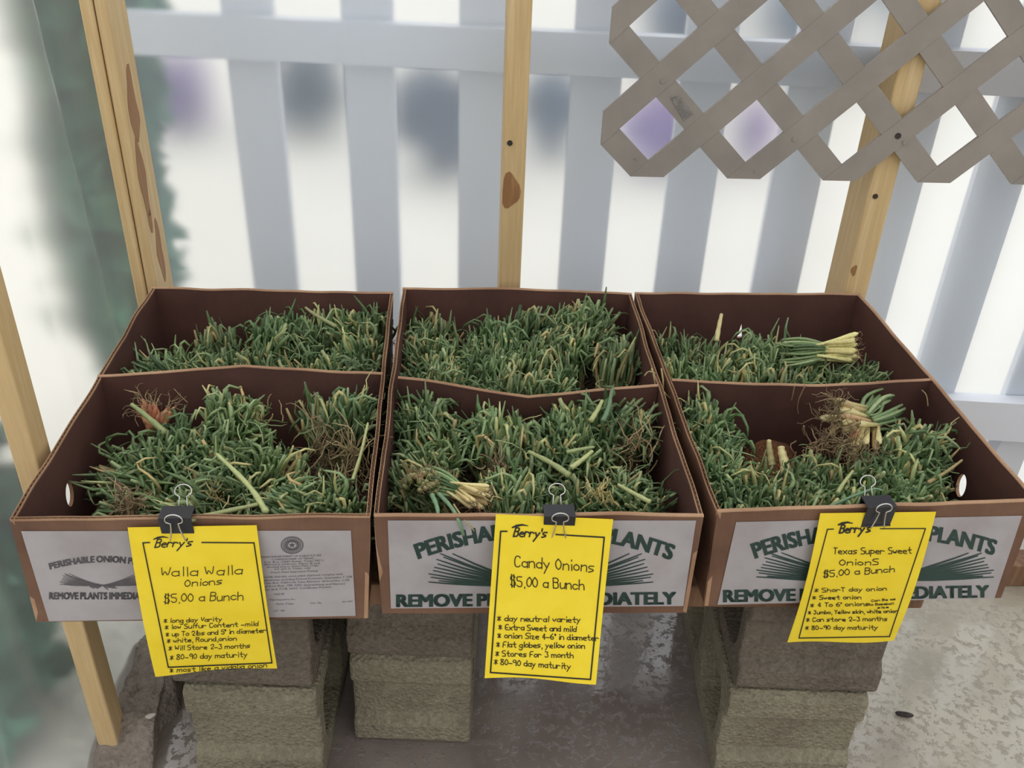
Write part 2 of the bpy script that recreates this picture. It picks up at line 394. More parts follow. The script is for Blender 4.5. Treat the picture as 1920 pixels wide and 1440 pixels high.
shrub('dark_shrub', g(1030, 262), .36, .40, 'blueleaf', 'dark blue-green shrub outside, between the middle stud and the lattice', 900, .055, 8)
shrub('dark_shrub', g(1262, 108), .55, .7, 'blueleaf', 'dark tall shrub outside, behind the top lattice hole by the lattice end', 1400, .09, 9)
shrub('dark_shrub', g(1452, 112), .55, .7, 'blueleaf', 'dark tall shrub outside, behind the second top lattice hole', 1400, .09, 10)
shrub('dark_shrub', g(1640, 70), .6, .9, 'blueleaf', 'dark tall shrub outside, behind the lattice by the stud it is screwed to', 1200, .09, 12)
# greenery by the corner
shrub('evergreen_shrub', Vector((-.86, 1.82, -.03)), .36, 2.6, 'green', 'tall narrow evergreen standing outside behind the corner posts', 9000, .085, 22, d_=.26, col=True)
shrub('evergreen_shrub', Vector((-.88, 1.04, -.03)), .27, .56, 'green', 'low evergreen outside the side plastic, below the level of the boxes', 5000, .07, 23, col=True)

# ------------------------------------------------------------------ lattice
LP = WP - WN*.006
LXZ = lambda px, py: ((onplane(px, py, LP, WN)-LP).dot(WD), onplane(px, py, LP, WN).z)
hA = [LXZ(*p) for p in ((1222,240), (1406,245), (1590,250), (1772,252))]
hB = [LXZ(*p) for p in ((1329,147), (1518,151), (1887,162))]
hC = [LXZ(*p) for p in ((1246,47), (1442,57), (1635,60), (1827,65))]
pit = ((hA[3][0]-hA[0][0])/3 + (hC[3][0]-hC[0][0])/3)/2
oz = sum(h[1] for h in hA)/4; ox = sum(h[0]-k*pit for k, h in enumerate(hA))/4
pz = (sum(h[1] for h in hC)/4 - oz)      # vertical pitch
hole = pit*121/184/2; holez = pz*121/184/2
zb = oz - pz*.5; sl = ox - pit*.50
lat = empty('lattice_panel', (LP + WD*sl).to_tuple()[:2] + (zb,), 'grey plastic diamond lattice panel with scalloped lower edge, screwed to a stud', 'lattice')
def clip(poly, f):
    out = []
    for i in range(len(poly)):
        a, b = poly[i], poly[(i+1) % len(poly)]; fa, fb = f(a), f(b)
        if fa >= 0: out.append(a)
        if (fa >= 0) != (fb >= 0): t = fa/(fa-fb); out.append((a[0]+(b[0]-a[0])*t, a[1]+(b[1]-a[1])*t))
    return out
Fl = lambda a, b, d: Vector((LP.x, LP.y, 0)) + WD*a + WN*d + Vector((0,0,b))
xr, zt = 1.35, 1.62
hw = (pit/2 - hole)   # half horizontal extent of strip
for sgn in (1, -1):
    for k in range(-14, 15):
        # strip centre line: (x-ox)/pit - sgn*(z-oz)/pz = k+.5
        cx = ox + (k+.5)*pit
        L = 14
        poly = [(cx-hw - sgn*L*pit, oz - L*pz), (cx+hw - sgn*L*pit, oz - L*pz), (cx+hw + sgn*L*pit, oz + L*pz), (cx-hw + sgn*L*pit, oz + L*pz)]
        poly = clip(poly, lambda p: p[1]-zb)
        if poly: poly = clip(poly, lambda p: p[0]-sl)
        if poly: poly = clip(poly, lambda p: xr-p[0])
        if poly: poly = clip(poly, lambda p: zt-p[1])
        if len(poly) < 3: continue
        ar = abs(sum(poly[i][0]*poly[(i+1) % len(poly)][1]-poly[(i+1) % len(poly)][0]*poly[i][1] for i in range(len(poly))))/2
        if ar < 4e-4: continue
        m = MB(); d0 = -.008 if sgn == 1 else -.0072
        m.prism(poly, Fl, d0, d0+.006); m.build('slat', M['lattice'], lat, fixn=True)
for px, py, rr in ((1680, 252, .005), (1241, 149, .004), (1487, 258, .004), (1693, 264, .004), (1414, 317, .0025), (1191, 295, .002)):
    a, b = LXZ(px, py); m = MB()
    m.prism([(a+rr*math.cos(q*math.pi/6), b+rr*math.sin(q*math.pi/6)) for q in range(12)], Fl, -.0095, -.006)
    m.build('screw', M['screw'] if px == 1680 else M['lattice'], lat, fixn=True)
m = MB(); m.prism([LXZ(*p) for p in ((1255,180), (1273,177), (1298,210), (1280,223))], Fl, -.0084, -.006); m.build('scratched_mark', M['sticker'], lat, fixn=True)

# ------------------------------------------------------------------ supports
def block(px0, px1, pyf, zf, z0, label, mat, ln=.397, hh=.193, seed=0):
    p0 = atz(px0, pyf, zf); p1 = atz(px1, pyf, zf); wd = (p1.x-p0.x); y = (p0.y+p1.y)/2
    rr = random.Random(seed)
    P = []
    # outline in (y, z): end channel facing the viewer
    e = .012
    P = [(e,0),(0,e),(0,.045),(.014,.062),(.014,.128),(0,.146),(0,hh-e*.6),(e,hh),(ln,hh),(ln,0)]
    o = empty('cinder_block', (p0.x+wd/2, y, z0), label, 'cinder block', 'cinder blocks holding up the plank')
    bm = bmesh.new(); N = 6
    outer = [bm.verts.new((0, a, b)) for a, b in P]
    edges = [bm.edges.new((outer[i], outer[(i+1) % len(P)])) for i in range(len(P))]
    for c in ((.042, .178), (.214, .350)):
        ring = []
        for q in range(16):
            t = 2*math.pi*q/16; cc, ss = math.cos(t), math.sin(t)
            sq = lambda v: math.copysign(abs(v)**.55, v)
            ring.append(bm.verts.new((0, (c[0]+c[1])/2+sq(cc)*(c[1]-c[0])/2, hh/2+sq(ss)*(hh/2-.034))))
        edges += [bm.edges.new((ring[i], ring[(i+1) % 16])) for i in range(16)]
    bmesh.ops.triangle_fill(bm, use_beauty=True, edges=edges)
    g_ = bmesh.ops.extrude_face_region(bm, geom=bm.faces[:])
    for v in g_['geom']:
        if isinstance(v, bmesh.types.BMVert): v.co.x += wd
    bmesh.ops.recalc_face_normals(bm, faces=bm.faces)
    for v in bm.verts: v.co += Vector((p0.x, y, z0))
    me = bpy.data.meshes.new('block_body'); bm.to_mesh(me); bm.free(); me.materials.append(M[mat])
    b = obj('block_body', me, o)
    bv = b.modifiers.new('b', 'BEVEL'); bv.width = .005; bv.segments = 2; bv.limit_method = 'ANGLE'; bv.angle_limit = .7
    return o
HB = .193
block(322, 588, 1293, HB, HB, 'brownish upper cinder block under the box with the Walla Walla sign', 'blockdark', seed=1)
block(336, 592, 1300, HB, 0, 'grey lower cinder block under the Walla Walla sign, bottom of its stack', 'block', seed=2)
block(650, 885, 1240, HB, HB, 'dark upper cinder block in the middle stack, under the gap between two boxes', 'blockdark', seed=3)
block(652, 884, 1240, HB, 0, 'lower cinder block of the middle stack, standing on the wet floor', 'block', seed=4)
block(1378, 1640, 1303, HB, HB, 'dark upper cinder block under the box with the Texas sign', 'blockdark', seed=5)
block(1372, 1632, 1308, HB, 0, 'tan lower cinder block under the Texas sign, bottom of its stack', 'block', seed=6)
# planks
def plank(y0, y1, x0, x1, label):
    m = MB(); m.box((x0, y0, BOT-.038), (x1, y1, BOT-.0005)); o = m.build('wooden_plank', M['pineold'], bevel=.003); tag(o, label, 'plank', 'planks under the boxes')
yb = [C3[i][k].y for i in C3 for k in ('bL', 'bR')]
xe = atz(1748, 1150, BOT-.02).x
yf = min(C3[0]['bL'].y, C3[0]['bR'].y, C3[1]['bL'].y)
PX0 = atz(330, 1168, BOT).x
# plank front edge follows the boxes
m = MB()
ya = C3[0]['bR'].y + .060; yc = C3[2]['bL'].y + .035
xa = C3[0]['bR'].x; xc = C3[2]['bL'].x
F = lambda x: ya + (yc-ya)*(x-xa)/(xc-xa)
vs = []
for z in (BOT-.038, BOT-.0008):
    vs += [Vector((PX0, F(PX0), z)), Vector((xe, F(xe), z)), Vector((xe, F(xe)+.19, z)), Vector((PX0, F(PX0)+.19, z))]
m.add(vs, [(3,2,1,0),(4,5,6,7),(0,1,5,4),(1,2,6,5),(2,3,7,6),(3,0,4,7)])
o = m.build('wooden_plank', M['pineold'], bevel=.003); tag(o, 'brown plank laid across the cinder blocks under the front of the boxes', 'plank', 'planks under the boxes')
m = MB(); m.add([v + Vector((0, .32, 0)) for v in vs], [(3,2,1,0),(4,5,6,7),(0,1,5,4),(1,2,6,5),(2,3,7,6),(3,0,4,7)])
o = m.build('wooden_plank', M['pineold'], bevel=.003); tag(o, 'brown plank laid across the cinder blocks under the rear of the boxes', 'plank', 'planks under the boxes')
# sill at the far end of the wall
p = atz(1882, 1100, 0)
m = MB(); Fs = lambda a, b, d: Vector((p.x, p.y, 0)) + WD*a + WN*d + Vector((0,0,b))
m.prism([(0,0),(.9,0),(.9,.055),(0,.055)], Fs, 0, .05); o = m.build('sill_board', M['pineold'], bevel=.003, fixn=True); tag(o, 'dark damp board lying on the floor along the plastic wall beyond the Texas sign box', 'board')

# soil heap by the side wall
def heap():
    edge = [(150,1460),(168,1392),(196,1300),(236,1222),(300,1168),(380,1150),(520,1170),(520,1230),(420,1260),(345,1285),(338,1335),(300,1375),(285,1460)]
    E = [atz(x, y, 0) for x, y in edge]
    cx = sum(p.x for p in E)/len(E); cy = sum(p.y for p in E)/len(E)
    def at(px, py): return atz(px, py, 0)
    bm = MB(); NR = 26; n_ = 0
    ring0 = []
    for i in range(len(E)):
        a, b = E[i], E[(i+1) % len(E)]
        for q in range(8): ring0.append(a.lerp(b, q/8))
    n_ = len(ring0); vs = []
    for k in range(NR):
        f = 1-k/NR
        for p in ring0:
            x = cx+(p.x-cx)*f; y = cy+(p.y-cy)*f
            hgt = .055*(1-f**3) + (.02*noise.noise((x*14, y*14, 1)) + .010*noise.noise((x*40, y*40, 2)) + .006*noise.noise((x*90, y*90, 5)))*min(1, (1-f)*5)
            vs.append((x, y, max(.0, hgt)+ (0 if k else -.004)))
    vs.append((cx, cy, .06)); fs = []
    for k in range(NR-1):
        for i in range(n_):
            fs.append((k*n_+i, k*n_+(i+1) % n_, (k+1)*n_+(i+1) % n_, (k+1)*n_+i))
    for i in range(n_): fs.append(((NR-1)*n_+i, (NR-1)*n_+(i+1) % n_, len(vs)-1))
    bm.add(vs, fs); o = bm.build('soil_heap', M['dirt'], smooth=True, fixn=True)
    tag(o, 'brown packed soil heap around the foot of the side stud', 'soil', kind='stuff')
heap()
def chip(px, py, s, mat, label, name, z=0.0, cat='debris', rot=.4, asp=.5):
    P = atz(px, py, z); bm = bmesh.new(); bmesh.ops.create_icosphere(bm, subdivisions=2, radius=s)
    for v in bm.verts:
        v.co.y *= asp; v.co.z *= .35; v.co *= 1+.25*noise.noise(v.co*60+Vector((px,py,0)))
        v.co = Matrix.Rotation(rot, 3, 'Z') @ v.co + P + Vector((0,0,s*.3))
    me = bpy.data.meshes.new(name); bm.to_mesh(me); bm.free(); me.materials.append(M[mat])
    tag(obj(name, me), label, cat)
chip(1695, 1343, .016, 'seed', 'dark dry leaf scrap on the wet floor beside the tan block', 'dry_leaf', rot=-.15, asp=.28)
chip(281, 1346, .010, 'pebble', 'white chip on the soil by the side stud', 'stone_chip', z=.05, rot=.6)

# ------------------------------------------------------------------ cardboard boxes
BOXN = ['Walla Walla sign', 'Candy sign', 'Texas sign']
TH = .0048
def panel(name, A, B, a, b, nin, parent, n=48, opened=True, bend=None, jit=.0012, seed=0, holes=None, mats=None):
    """A,B top corners, a,b bottom corners (outer face); nin inward normal; bend(u)->(dn,dz)"""
    m = MB(); L = (B-A).length
    rows = [0, .12, .3, .55, .8, 1.0]
    cols = [i/n for i in range(n+1)]
    if holes:
        (hu0, hu1, hv0, hv1, pts) = holes
        cols = sorted(set([c for c in cols if not (hu0-.004 < c < hu1+.004)] + [hu0, hu1]))
        rows = sorted(set([r for r in rows if not (hv0-.01 < r < hv1+.01)] + [hv0, hv1]))
    def pt(u, v, off):
        top = A.lerp(B, u); bot = a.lerp(b, u); p = top.lerp(bot, v)
        dn, dz = bend(u) if bend else (0, 0)
        wob = jit*(noise.noise((u*L*9+seed*7, v*1.5, seed)) )*(1-v)
        zt = jit*1.6*noise.noise((u*L*16, seed*3.1, 2))*(1-v)**2
        fall = (1-v)**1.0
        return p + nin*(off + dn*fall + wob*2) + Vector((0, 0, dz*fall + zt))
    for off, mi in ((0, 0), (TH, 1)):
        m.mi = mi; nc, nr = len(cols), len(rows)
        vs = [pt(u, v, off) for v in rows for u in cols]; fs = []
        for j in range(nr-1):
            for i in range(nc-1):
                if holes and cols[i] >= hu0-1e-9 and cols[i+1] <= hu1+1e-9 and rows[j] >= hv0-1e-9 and rows[j+1] <= hv1+1e-9: continue
                q = (j*nc+i, j*nc+i+1, (j+1)*nc+i+1, (j+1)*nc+i)
                fs.append(q if mi else tuple(reversed(q)))
        m.add(vs, fs)
        if holes:
            base = len(m.v); cs = [(hu0,hv0),(hu1,hv0),(hu1,hv1),(hu0,hv1)]
            N = len(pts); cu, cv = (hu0+hu1)/2, (hv0+hv1)/2
            V = [pt(u, v, off) for u, v in cs] + [pt(u, v, off) for u, v in pts]
            ci = []
            for (u, v) in pts:
                ci.append((0 if v < cv else 3) if u < cu else (1 if v < cv else 2))
            F_ = []
            for i in range(N):
                j = (i+1) % N
                F_.append((ci[i], 4+i, 4+j))
                if ci[i] != ci[j]: F_.append((ci[i], 4+j, ci[j]))
            m.add(V, F_)
    if holes:
        m.mi = 2; N = len(pts)
        m.add([pt(u, v, o_) for o_ in (0, TH) for u, v in pts], [(i, (i+1) % N, N+(i+1) % N, N+i) for i in range(N)])
    m.mi = 2
    if opened:   # visible flutes between the two liners
        nw = max(8, int(L/.0085)); per = 6; vs = []; fs = []
        for i in range(nw*per+1):
            u = i/(nw*per); o_ = TH*(.5+.44*math.sin(2*math.pi*i/per))
            vs += [pt(u, 0.0, o_), pt(u, .10, o_)]
        fs = [(2*i, 2*i+1, 2*i+3, 2*i+2) for i in range(nw*per)]
        m.add(vs, fs)
        for off in (-.0002, TH-.0006):     # pale torn lips of the liners
            vs = []
            for u in cols: vs += [pt(u, 0, off) + Vector((0,0,.0006)), pt(u, 0, off+.0008) + Vector((0,0,.0006)), pt(u, .012, off-.0001), pt(u, .012, off+.0009)]
            fs = []
            for i in range(len(cols)-1):
                b_ = 4*i; fs += [(b_, b_+4, b_+5, b_+1), (b_, b_+2, b_+6, b_+4), (b_+1, b_+5, b_+7, b_+3)]
            m.add(vs, fs)
    else:        # rolled closed edge
        vs = []; fs = []; K = 6
        for u in cols:
            for q in range(K+1):
                tt = math.pi*q/K
                vs.append(pt(u, .0, TH/2 - (TH/2+.0006)*math.cos(tt)) + Vector((0,0,(TH/2)*math.sin(tt)*.9)))
        for i in range(len(cols)-1):
            for q in range(K): fs.append((i*(K+1)+q, i*(K+1)+q+1, (i+1)*(K+1)+q+1, (i+1)*(K+1)+q))
        m.add(vs, fs)
    # side caps
    for u in (0, 1):
        vs = [pt(u, v, o_) for v in rows for o_ in (0, TH)]
        m.add(vs, [(2*i, 2*i+1, 2*i+3, 2*i+2) for i in range(len(rows)-1)])
    return m.build(name, mats or [M['kraft'], M['inner'], M['edge']], parent, smooth=False), pt

def text_geo(s, bold=.0, res=3):
    cu = bpy.data.curves.new('t', 'FONT'); cu.body = s; cu.offset = bold; cu.resolution_u = res; cu.fill_mode = 'FRONT'; cu.space_word = .75 if s.isupper() and len(s) > 20 and res == 3 else 1
    o = bpy.data.objects.new('t', cu); COL.objects.link(o)
    dg = bpy.context.evaluated_depsgraph_get(); me = bpy.data.meshes.new_from_object(o.evaluated_get(dg))
    vs = [v.co.copy() for v in me.vertices]; fs = [tuple(p.vertices) for p in me.polygons]
    bpy.data.objects.remove(o); bpy.data.curves.remove(cu); bpy.data.meshes.remove(me)
    x0 = min(v.x for v in vs); x1 = max(v.x for v in vs)
    cap = .70
    return [((v.x-x0)/(x1-x0), v.y/cap) for v in vs], fs

boxes = []
for i in range(3):
    c = C3[i]; B = empty('cardboard_box', ((c['bL'].x+c['bR'].x)/2, c['bL'].y, BOT),
        ['divided cardboard box holding the onions behind the Walla Walla sign', 'middle divided cardboard box, behind the Candy sign', 'divided cardboard box with the Texas sign, next to the bare wet floor'][i],
        'cardboard box', 'cardboard boxes of onions on the plank')
    # bottom corners at the back follow the front inset
    inL = c['bL'].x - c['FL'].x; inR = c['FR'].x - c['bR'].x; dy = c['bL'].y - c['FL'].y
    kL = .6*inL; kR = .6*inR
    bkL = Vector((c['BL'].x+kL, c['BL'].y-.004, BOT)); bkR = Vector((c['BR'].x-kR, c['BR'].y-.004, BOT))
    fn_in = ((c['FR']-c['FL']).cross(c['bL']-c['FL'])).normalized()
    if fn_in.y < 0: fn_in = -fn_in
    nin = lambda A_, B_, ref: (lambda nn: nn if nn.dot(ref) > 0 else -nn)(Vector((-(B_-A_).y, (B_-A_).x, 0)).normalized())
    cen = (c['FL']+c['BR'])/2
    o_f, pf = panel('front_panel', c['FL'], c['FR'], c['bL'], c['bR'], fn_in, B, 60, i == 0, seed=i*5+1)
    nb = nin(c['BL'], c['BR'], cen-c['BL'])
    hol = None
    if i == 2:
        d = lambda px, py: onplane(px, py, c['BL'], nb)
        uu = lambda px: (d(px, 615)-c['BL']).dot((c['BR']-c['BL']).normalized())/(c['BR']-c['BL']).length
        vv = lambda py: (RIM-d(1386, py).z)/(RIM-BOT)
        hol = (uu(1376), uu(1397), vv(598), vv(640), [(uu(a_[0]*(1-k/8)+b_[0]*k/8), vv(a_[1]*(1-k/8)+b_[1]*k/8)) for a_, b_ in (((1386.5,602),(1392,630)), ((1392,630),(1381,630)), ((1381,630),(1386.5,602))) for k in range(8)])
    panel('back_panel', c['BL'], c['BR'], bkL, bkR, nb, B, 40, False, seed=i*5+2, holes=hol, bend=(lambda u: (0, .004*math.sin(u*math.pi))) if i == 1 else None)
    nl = nin(c['FL'], c['BL'], cen-c['FL']); nr = nin(c['FR'], c['BR'], cen-c['FR'])
    holl = holr = None
    def ell(Pt, A_, B_, nn, ru, rv):
        q = onplane(*Pt, A_, nn); u = (q-A_).dot((B_-A_).normalized())/(B_-A_).length; v = (RIM-q.z)/(RIM-BOT); v = max(.2, min(.7, v))
        return (u-ru*1.3, u+ru*1.3, v-rv*1.4, v+rv*1.4, [(u+ru*math.cos(t*math.pi/12), v+rv*math.sin(t*math.pi/12)) for t in range(24)])
    if i == 0: holl = ell((127, 925), c['FL'], c['BL'], nl, .020, .115)
    if i == 2: holr = ell((1806, 908), c['FR'], c['BR'], nr, .020, .115)
    o_l, _ = panel('side_panel', c['FL'], c['BL'], c['bL'], bkL, nl, B, 60, True, seed=i*5+3, holes=holl, jit=.0016)
    o_r, _ = panel('side_panel', c['FR'], c['BR'], c['bR'], bkR, nr, B, 60, i < 2, seed=i*5+4, holes=holr, jit=.0016)
    # divider
    tent = lambda u: (1-abs(2*u-1))**1.1
    bend = [lambda u: (.014*tent(u), .006*tent(u)), lambda u: (-.024*tent(u), -.012*tent(u)), lambda u: (-.006*math.sin(u*math.pi), -.006*math.sin(u*math.pi))][i]
    dA = c['dL'].lerp(c['dR'], .008); dB = c['dR'].lerp(c['dL'], .008)
    u_l = (c['dL'].y-c['FL'].y)/(c['BL'].y-c['FL'].y)
    da = c['bL'].lerp(bkL, u_l) + Vector((.006,0,.002)); db = c['bR'].lerp(bkR, (c['dR'].y-c['FR'].y)/(c['BR'].y-c['FR'].y)) + Vector((-.006,0,.002))
    nd = nin(dA, dB, Vector((0,1,0)))
    panel('divider', dA, dB, da, db, nd, B, 40, False, bend=bend, seed=i*5+9, mats=[M['inner'], M['inner'], M['edge']])
    m = MB(); m.add([c['bL']+Vector((.004,.004,.003)), c['bR']+Vector((-.004,.004,.003)), bkR+Vector((-.004,-.004,.003)), bkL+Vector((.004,-.004,.003)),
                     c['bL']+Vector((.004,.004,.0)), c['bR']+Vector((-.004,.004,.0)), bkR+Vector((-.004,-.004,.0)), bkL+Vector((.004,-.004,.0))],
                    [(0,1,2,3),(7,6,5,4),(0,4,5,1),(1,5,6,2),(2,6,7,3),(3,7,4,0)])
    m.build('bottom_panel', M['inner'], B)
    boxes.append(dict(obj=B, c=c, bkL=bkL, bkR=bkR, fin=fn_in, fp=c['FL'], u_l=u_l, pf=pf))

# printed labels ------------------------------------------------------------------
def ribbon(mb, pts, wd, mapf, cap=True, taper=None):
    """2D polyline ribbon -> mapped"""
    k = len(pts)
    if k < 2: return
    L = []; 
    for i in range(k):
        a = Vector(pts[max(i-1, 0)]); b = Vector(pts[min(i+1, k-1)]); d = b-a
        if d.length < 1e-9: d = Vector((1,0))
        d.normalize(); nn = Vector((-d.y, d.x)); ww = wd*(taper(i/(k-1)) if taper else 1)/2
        p = Vector(pts[i]); e = Vector((0,0))
        if cap and i == 0: e = -d*ww*.8
        if cap and i == k-1: e = d*ww*.8
        L.append((p+e+nn*ww, p+e-nn*ww))
    vs = []; fs = []
    for a, b in L: vs += [mapf(a.x, a.y), mapf(b.x, b.y)]
    fs = [(2*i, 2*i+1, 2*i+3, 2*i+2) for i in range(k-1)]
    mb.add(vs, fs)
LAB = [dict(q=[(40,995),(658,994),(667,1154),(92,1164)]), dict(q=[(727,975),(1305,975),(1281,1135.5),(733,1140)]), dict(q=[(1380,978),(1916,966),(1864,1121),(1345,1133)])]
TXT = [dict(arc=[(94,1067),(193,1053),(296,1067)], cap=11.5, rem=[(92,1122.5),(296,1122.5)], rc=12.5, dc=(193,1096), du=81, ink='inkgrey'),
       dict(arc=[(783,1048),(1014,1006),(1259,1050)], cap=28, rem=[(741.5,1137),(1269,1132)], rc=22.5, dc=(1014,1094), du=212, ink='ink'),
       dict(arc=[(1414,1047),(1650,1007),(1863,1041)], cap=28, rem=[(1354,1128),(1855,1119)], rc=22, dc=(1640,1084), du=224, ink='ink')]
STRIKE = [(a_*.0040, b_*.07) for a_ in (-1, -.5, 0, .5, 1) for b_ in (0, 1)]
FAN = [(-.99,-.09),(-.99,-.02),(-.94,-.15),(-.92,-.22),(-.89,-.27),(-.78,-.27),(-.91,-.18),(-.95,-.12),(-.97,-.06),(-.86,-.24),(-.9,-.03)]
for i in range(3):
    b = boxes[i]; nrm = b['fin']; base = b['fp']
    pf_ = b['pf']
    def pproj(p):
        v = CM.transposed() @ (p-CP); return 960+FPX*v.x/-v.z, 720-FPX*v.y/-v.z
    def pinv(px, py):
        u = v = .5
        for _ in range(7):
            f0 = pproj(pf_(u, v, 0)); e = .003; fu = pproj(pf_(u+e, v, 0)); fv = pproj(pf_(u, v+e, 0))
            a, c_ = (fu[0]-f0[0])/e, (fu[1]-f0[1])/e; b_, d_ = (fv[0]-f0[0])/e, (fv[1]-f0[1])/e
            det = a*d_-b_*c_; rx, ry = px-f0[0], py-f0[1]
            u += (rx*d_-ry*b_)/det; v += (a*ry-c_*rx)/det
        return u, v
    def pm(x, y, off=.0009):
        u, v = pinv(x, y); return pf_(u, v, -off)
    m = MB(); q = LAB[i]['q']; N = 24; vs = []
    for j in range(7):
        for k in range(N+1):
            u, v = k/N, j/6
            x = (q[0][0]*(1-u)+q[1][0]*u)*(1-v)+(q[3][0]*(1-u)+q[2][0]*u)*v; y = (q[0][1]*(1-u)+q[1][1]*u)*(1-v)+(q[3][1]*(1-u)+q[2][1]*u)*v
            vs.append(pm(x, y, .0008))
    m.add(vs, [(j*(N+1)+k, (j+1)*(N+1)+k, (j+1)*(N+1)+k+1, j*(N+1)+k+1) for j in range(6) for k in range(N)])
    lab = m.build('printed_label', M['label'], b['obj']); lab['label'] = 'white printed panel with lettering'
    off = .0013; pmo = lambda x, y: pm(x, y, off)
    T = TXT[i]; m = MB()
    vs, fs = text_geo('PERISHABLE ONION PLANTS')
    (x0,y0),(x1,y1),(x2,y2) = T['arc']
    # circle-like arc by quadratic lagrange in u
    def arc(u):
        um = (x1-x0)/(x2-x0)
        l0 = (u-um)*(u-1)/(um); l1 = u*(u-1)/(um*(um-1)); l2 = u*(u-um)/(1-um)
        return x0*l0+x1*l1+x2*l2, y0*l0+y1*l1+y2*l2
    def mp(u, h):
        a = arc(u); d0 = arc(u-.01); d1 = arc(u+.01); dx, dy_ = d1[0]-d0[0], d1[1]-d0[1]; l = math.hypot(dx, dy_)
        return pmo(a[0] + dy_/l*h*T['cap'], a[1] - dx/l*h*T['cap'])
    for ddx, ddh in STRIKE: m.add([mp(.006+.988*u+ddx, h+ddh) for u, h in vs], fs)
    m.build('lettering', M[T['ink']], lab); m = MB()
    vs, fs = text_geo('REMOVE PLANTS IMMEDIATELY')
    (x0_, y0_), (x2_, y2_) = T['rem']
    for ddx, ddh in STRIKE: m.add([pmo(x0_+(x2_-x0_)*(.006+.988*u+ddx), y0_+(y2_-y0_)*u - (h+ddh)*T['rc']) for u, h in vs], fs)
    m.build('lettering', M[T['ink']], lab)
    m = MB(); cx, cy = T['dc']; U = T['du']; rr = random.Random(40+i)
    for sg in (1, -1):
        for (fx, fy_) in FAN:
            pts = []
            ex, ey = .34*sg, .09+.05*rr.uniform(-1,1)*.6
            for k in range(9):
                t = k/8
                sxx = fx*(1-t)*sg + ex*t if False else (fx*sg)*(1-t) + (.12*sg*-1*-1)*t*0 + 0*t
                xx = fx*sg*(1-t)
                yy = fy_*(1-t)**1.15 + .0*t + (.02*math.sin(t*math.pi))
                pts.append((cx+xx*U, cy+yy*U*(.8 if i == 2 else 1) + rr.uniform(-.4,.4)*U/212))
            ribbon(m, pts, .0165*U, lambda x, y: pmo(x, y), taper=lambda t: .5+.6*min(1, t*3)*(1-.3*t))
        for k in range(6):   # bulb ends beyond the crossing
            a_ = rr.uniform(.12, .34); bb = rr.uniform(.02, .10)
            ribbon(m, [(cx, cy), (cx+sg*a_*.5*U, cy+bb*.6*U), (cx+sg*a_*U, cy+bb*U)], .02*U, lambda x, y: pmo(x, y))
    m.build('onion_drawing', M[T['ink']], lab)
    if i == 0:
        m = MB(); cxs, cys = 548, 1021
        for rad, wd in ((20.3, 1.6), (17.5, .6), (11.6, 2.6), (8.6, 1.2)):
            ribbon(m, [(cxs+rad*math.cos(t*math.pi/20), cys+rad*.76*math.sin(t*math.pi/20)) for t in range(41)], wd, lambda x, y: pmo(x, y), cap=False)
        for t in range(26):
            a_ = t*2*math.pi/26; ribbon(m, [(cxs+13.8*math.cos(a_), cys+13.8*.76*math.sin(a_)), (cxs+16.2*math.cos(a_+.06), cys+16.2*.76*math.sin(a_+.06))], 1.3, lambda x, y: pmo(x, y))
        st = [(cxs+(6.5 if t % 2 == 0 else 2.7)*math.sin(t*math.pi/5), cys-.78*(6.5 if t % 2 == 0 else 2.7)*math.cos(t*math.pi/5)) for t in range(10)]
        m.add([pmo(cxs, cys)] + [pmo(*p) for p in st], [(0, 1+t, 1+(t+1) % 10) for t in range(10)])
        m.build('seal_emblem', M['inkgrey'], lab)
        FP_ = [('TEXAS DEPARTMENT OF AGRICULTURE', 150, 440, 1060, 412, 26), ('COMMISSIONER OF TEXAS', 310, 478, 945, 456, 26), ('P.O. Box 12847 Austin, Texas 78711', 215, 518, 1095, 488, 26),
               ('Nursery address: Farm Road', 205, 552, 1035, 528, 26), ('Growing Season: Onion Plant Origin', 240, 590, 1020, 562, 26), ('for sale in Texas only', 360, 620, 900, 600, 26),
               ('Onion Plant Inspection Permit', 300, 672, 1010, 646, 30), ('to certify that this onion plant shipment complies with', 130, 744, 1380, 694, 30), ('requirements, including Federal Domestic Quarantine 7 CFR', 130, 792, 1525, 736, 30),
               ('and the Act, California State Exterior Quarantine CCR', 130, 836, 1485, 784, 30), ('3 and from Rule CFR 3255 Quarantining and Nursery', 130, 882, 1420, 838, 30), ('Rules and CCR 3060 Certificate Permit', 150, 930, 1210, 888, 30),
               ('Valid till', 350, 998, 500, 990, 28), ('Plant Inspection, Inc.', 290, 1080, 670, 1068, 26), ('Farm, Texas', 390, 1142, 645, 1136, 26), ('Year  Zip', 890, 1128, 1065, 1122, 24), ('No. 0000', 1380, 1108, 1530, 1102, 26), ('LOT   NO', 345, 1250, 520, 1242, 30)]
        for s_, ax, ay, bx, by, ch in FP_:
            vs, fs = text_geo(s_, 0, 1)
            X0, Y0, X1, Y1 = 470+ax/8, 990+ay/8, 470+bx/8, 990+by/8
            m = MB(); m.add([pmo(X0+(X1-X0)*u, Y0+(Y1-Y0)*u - h*ch/8) for u, h in vs], fs); m.build('fine_print', M['inkgrey'], lab)

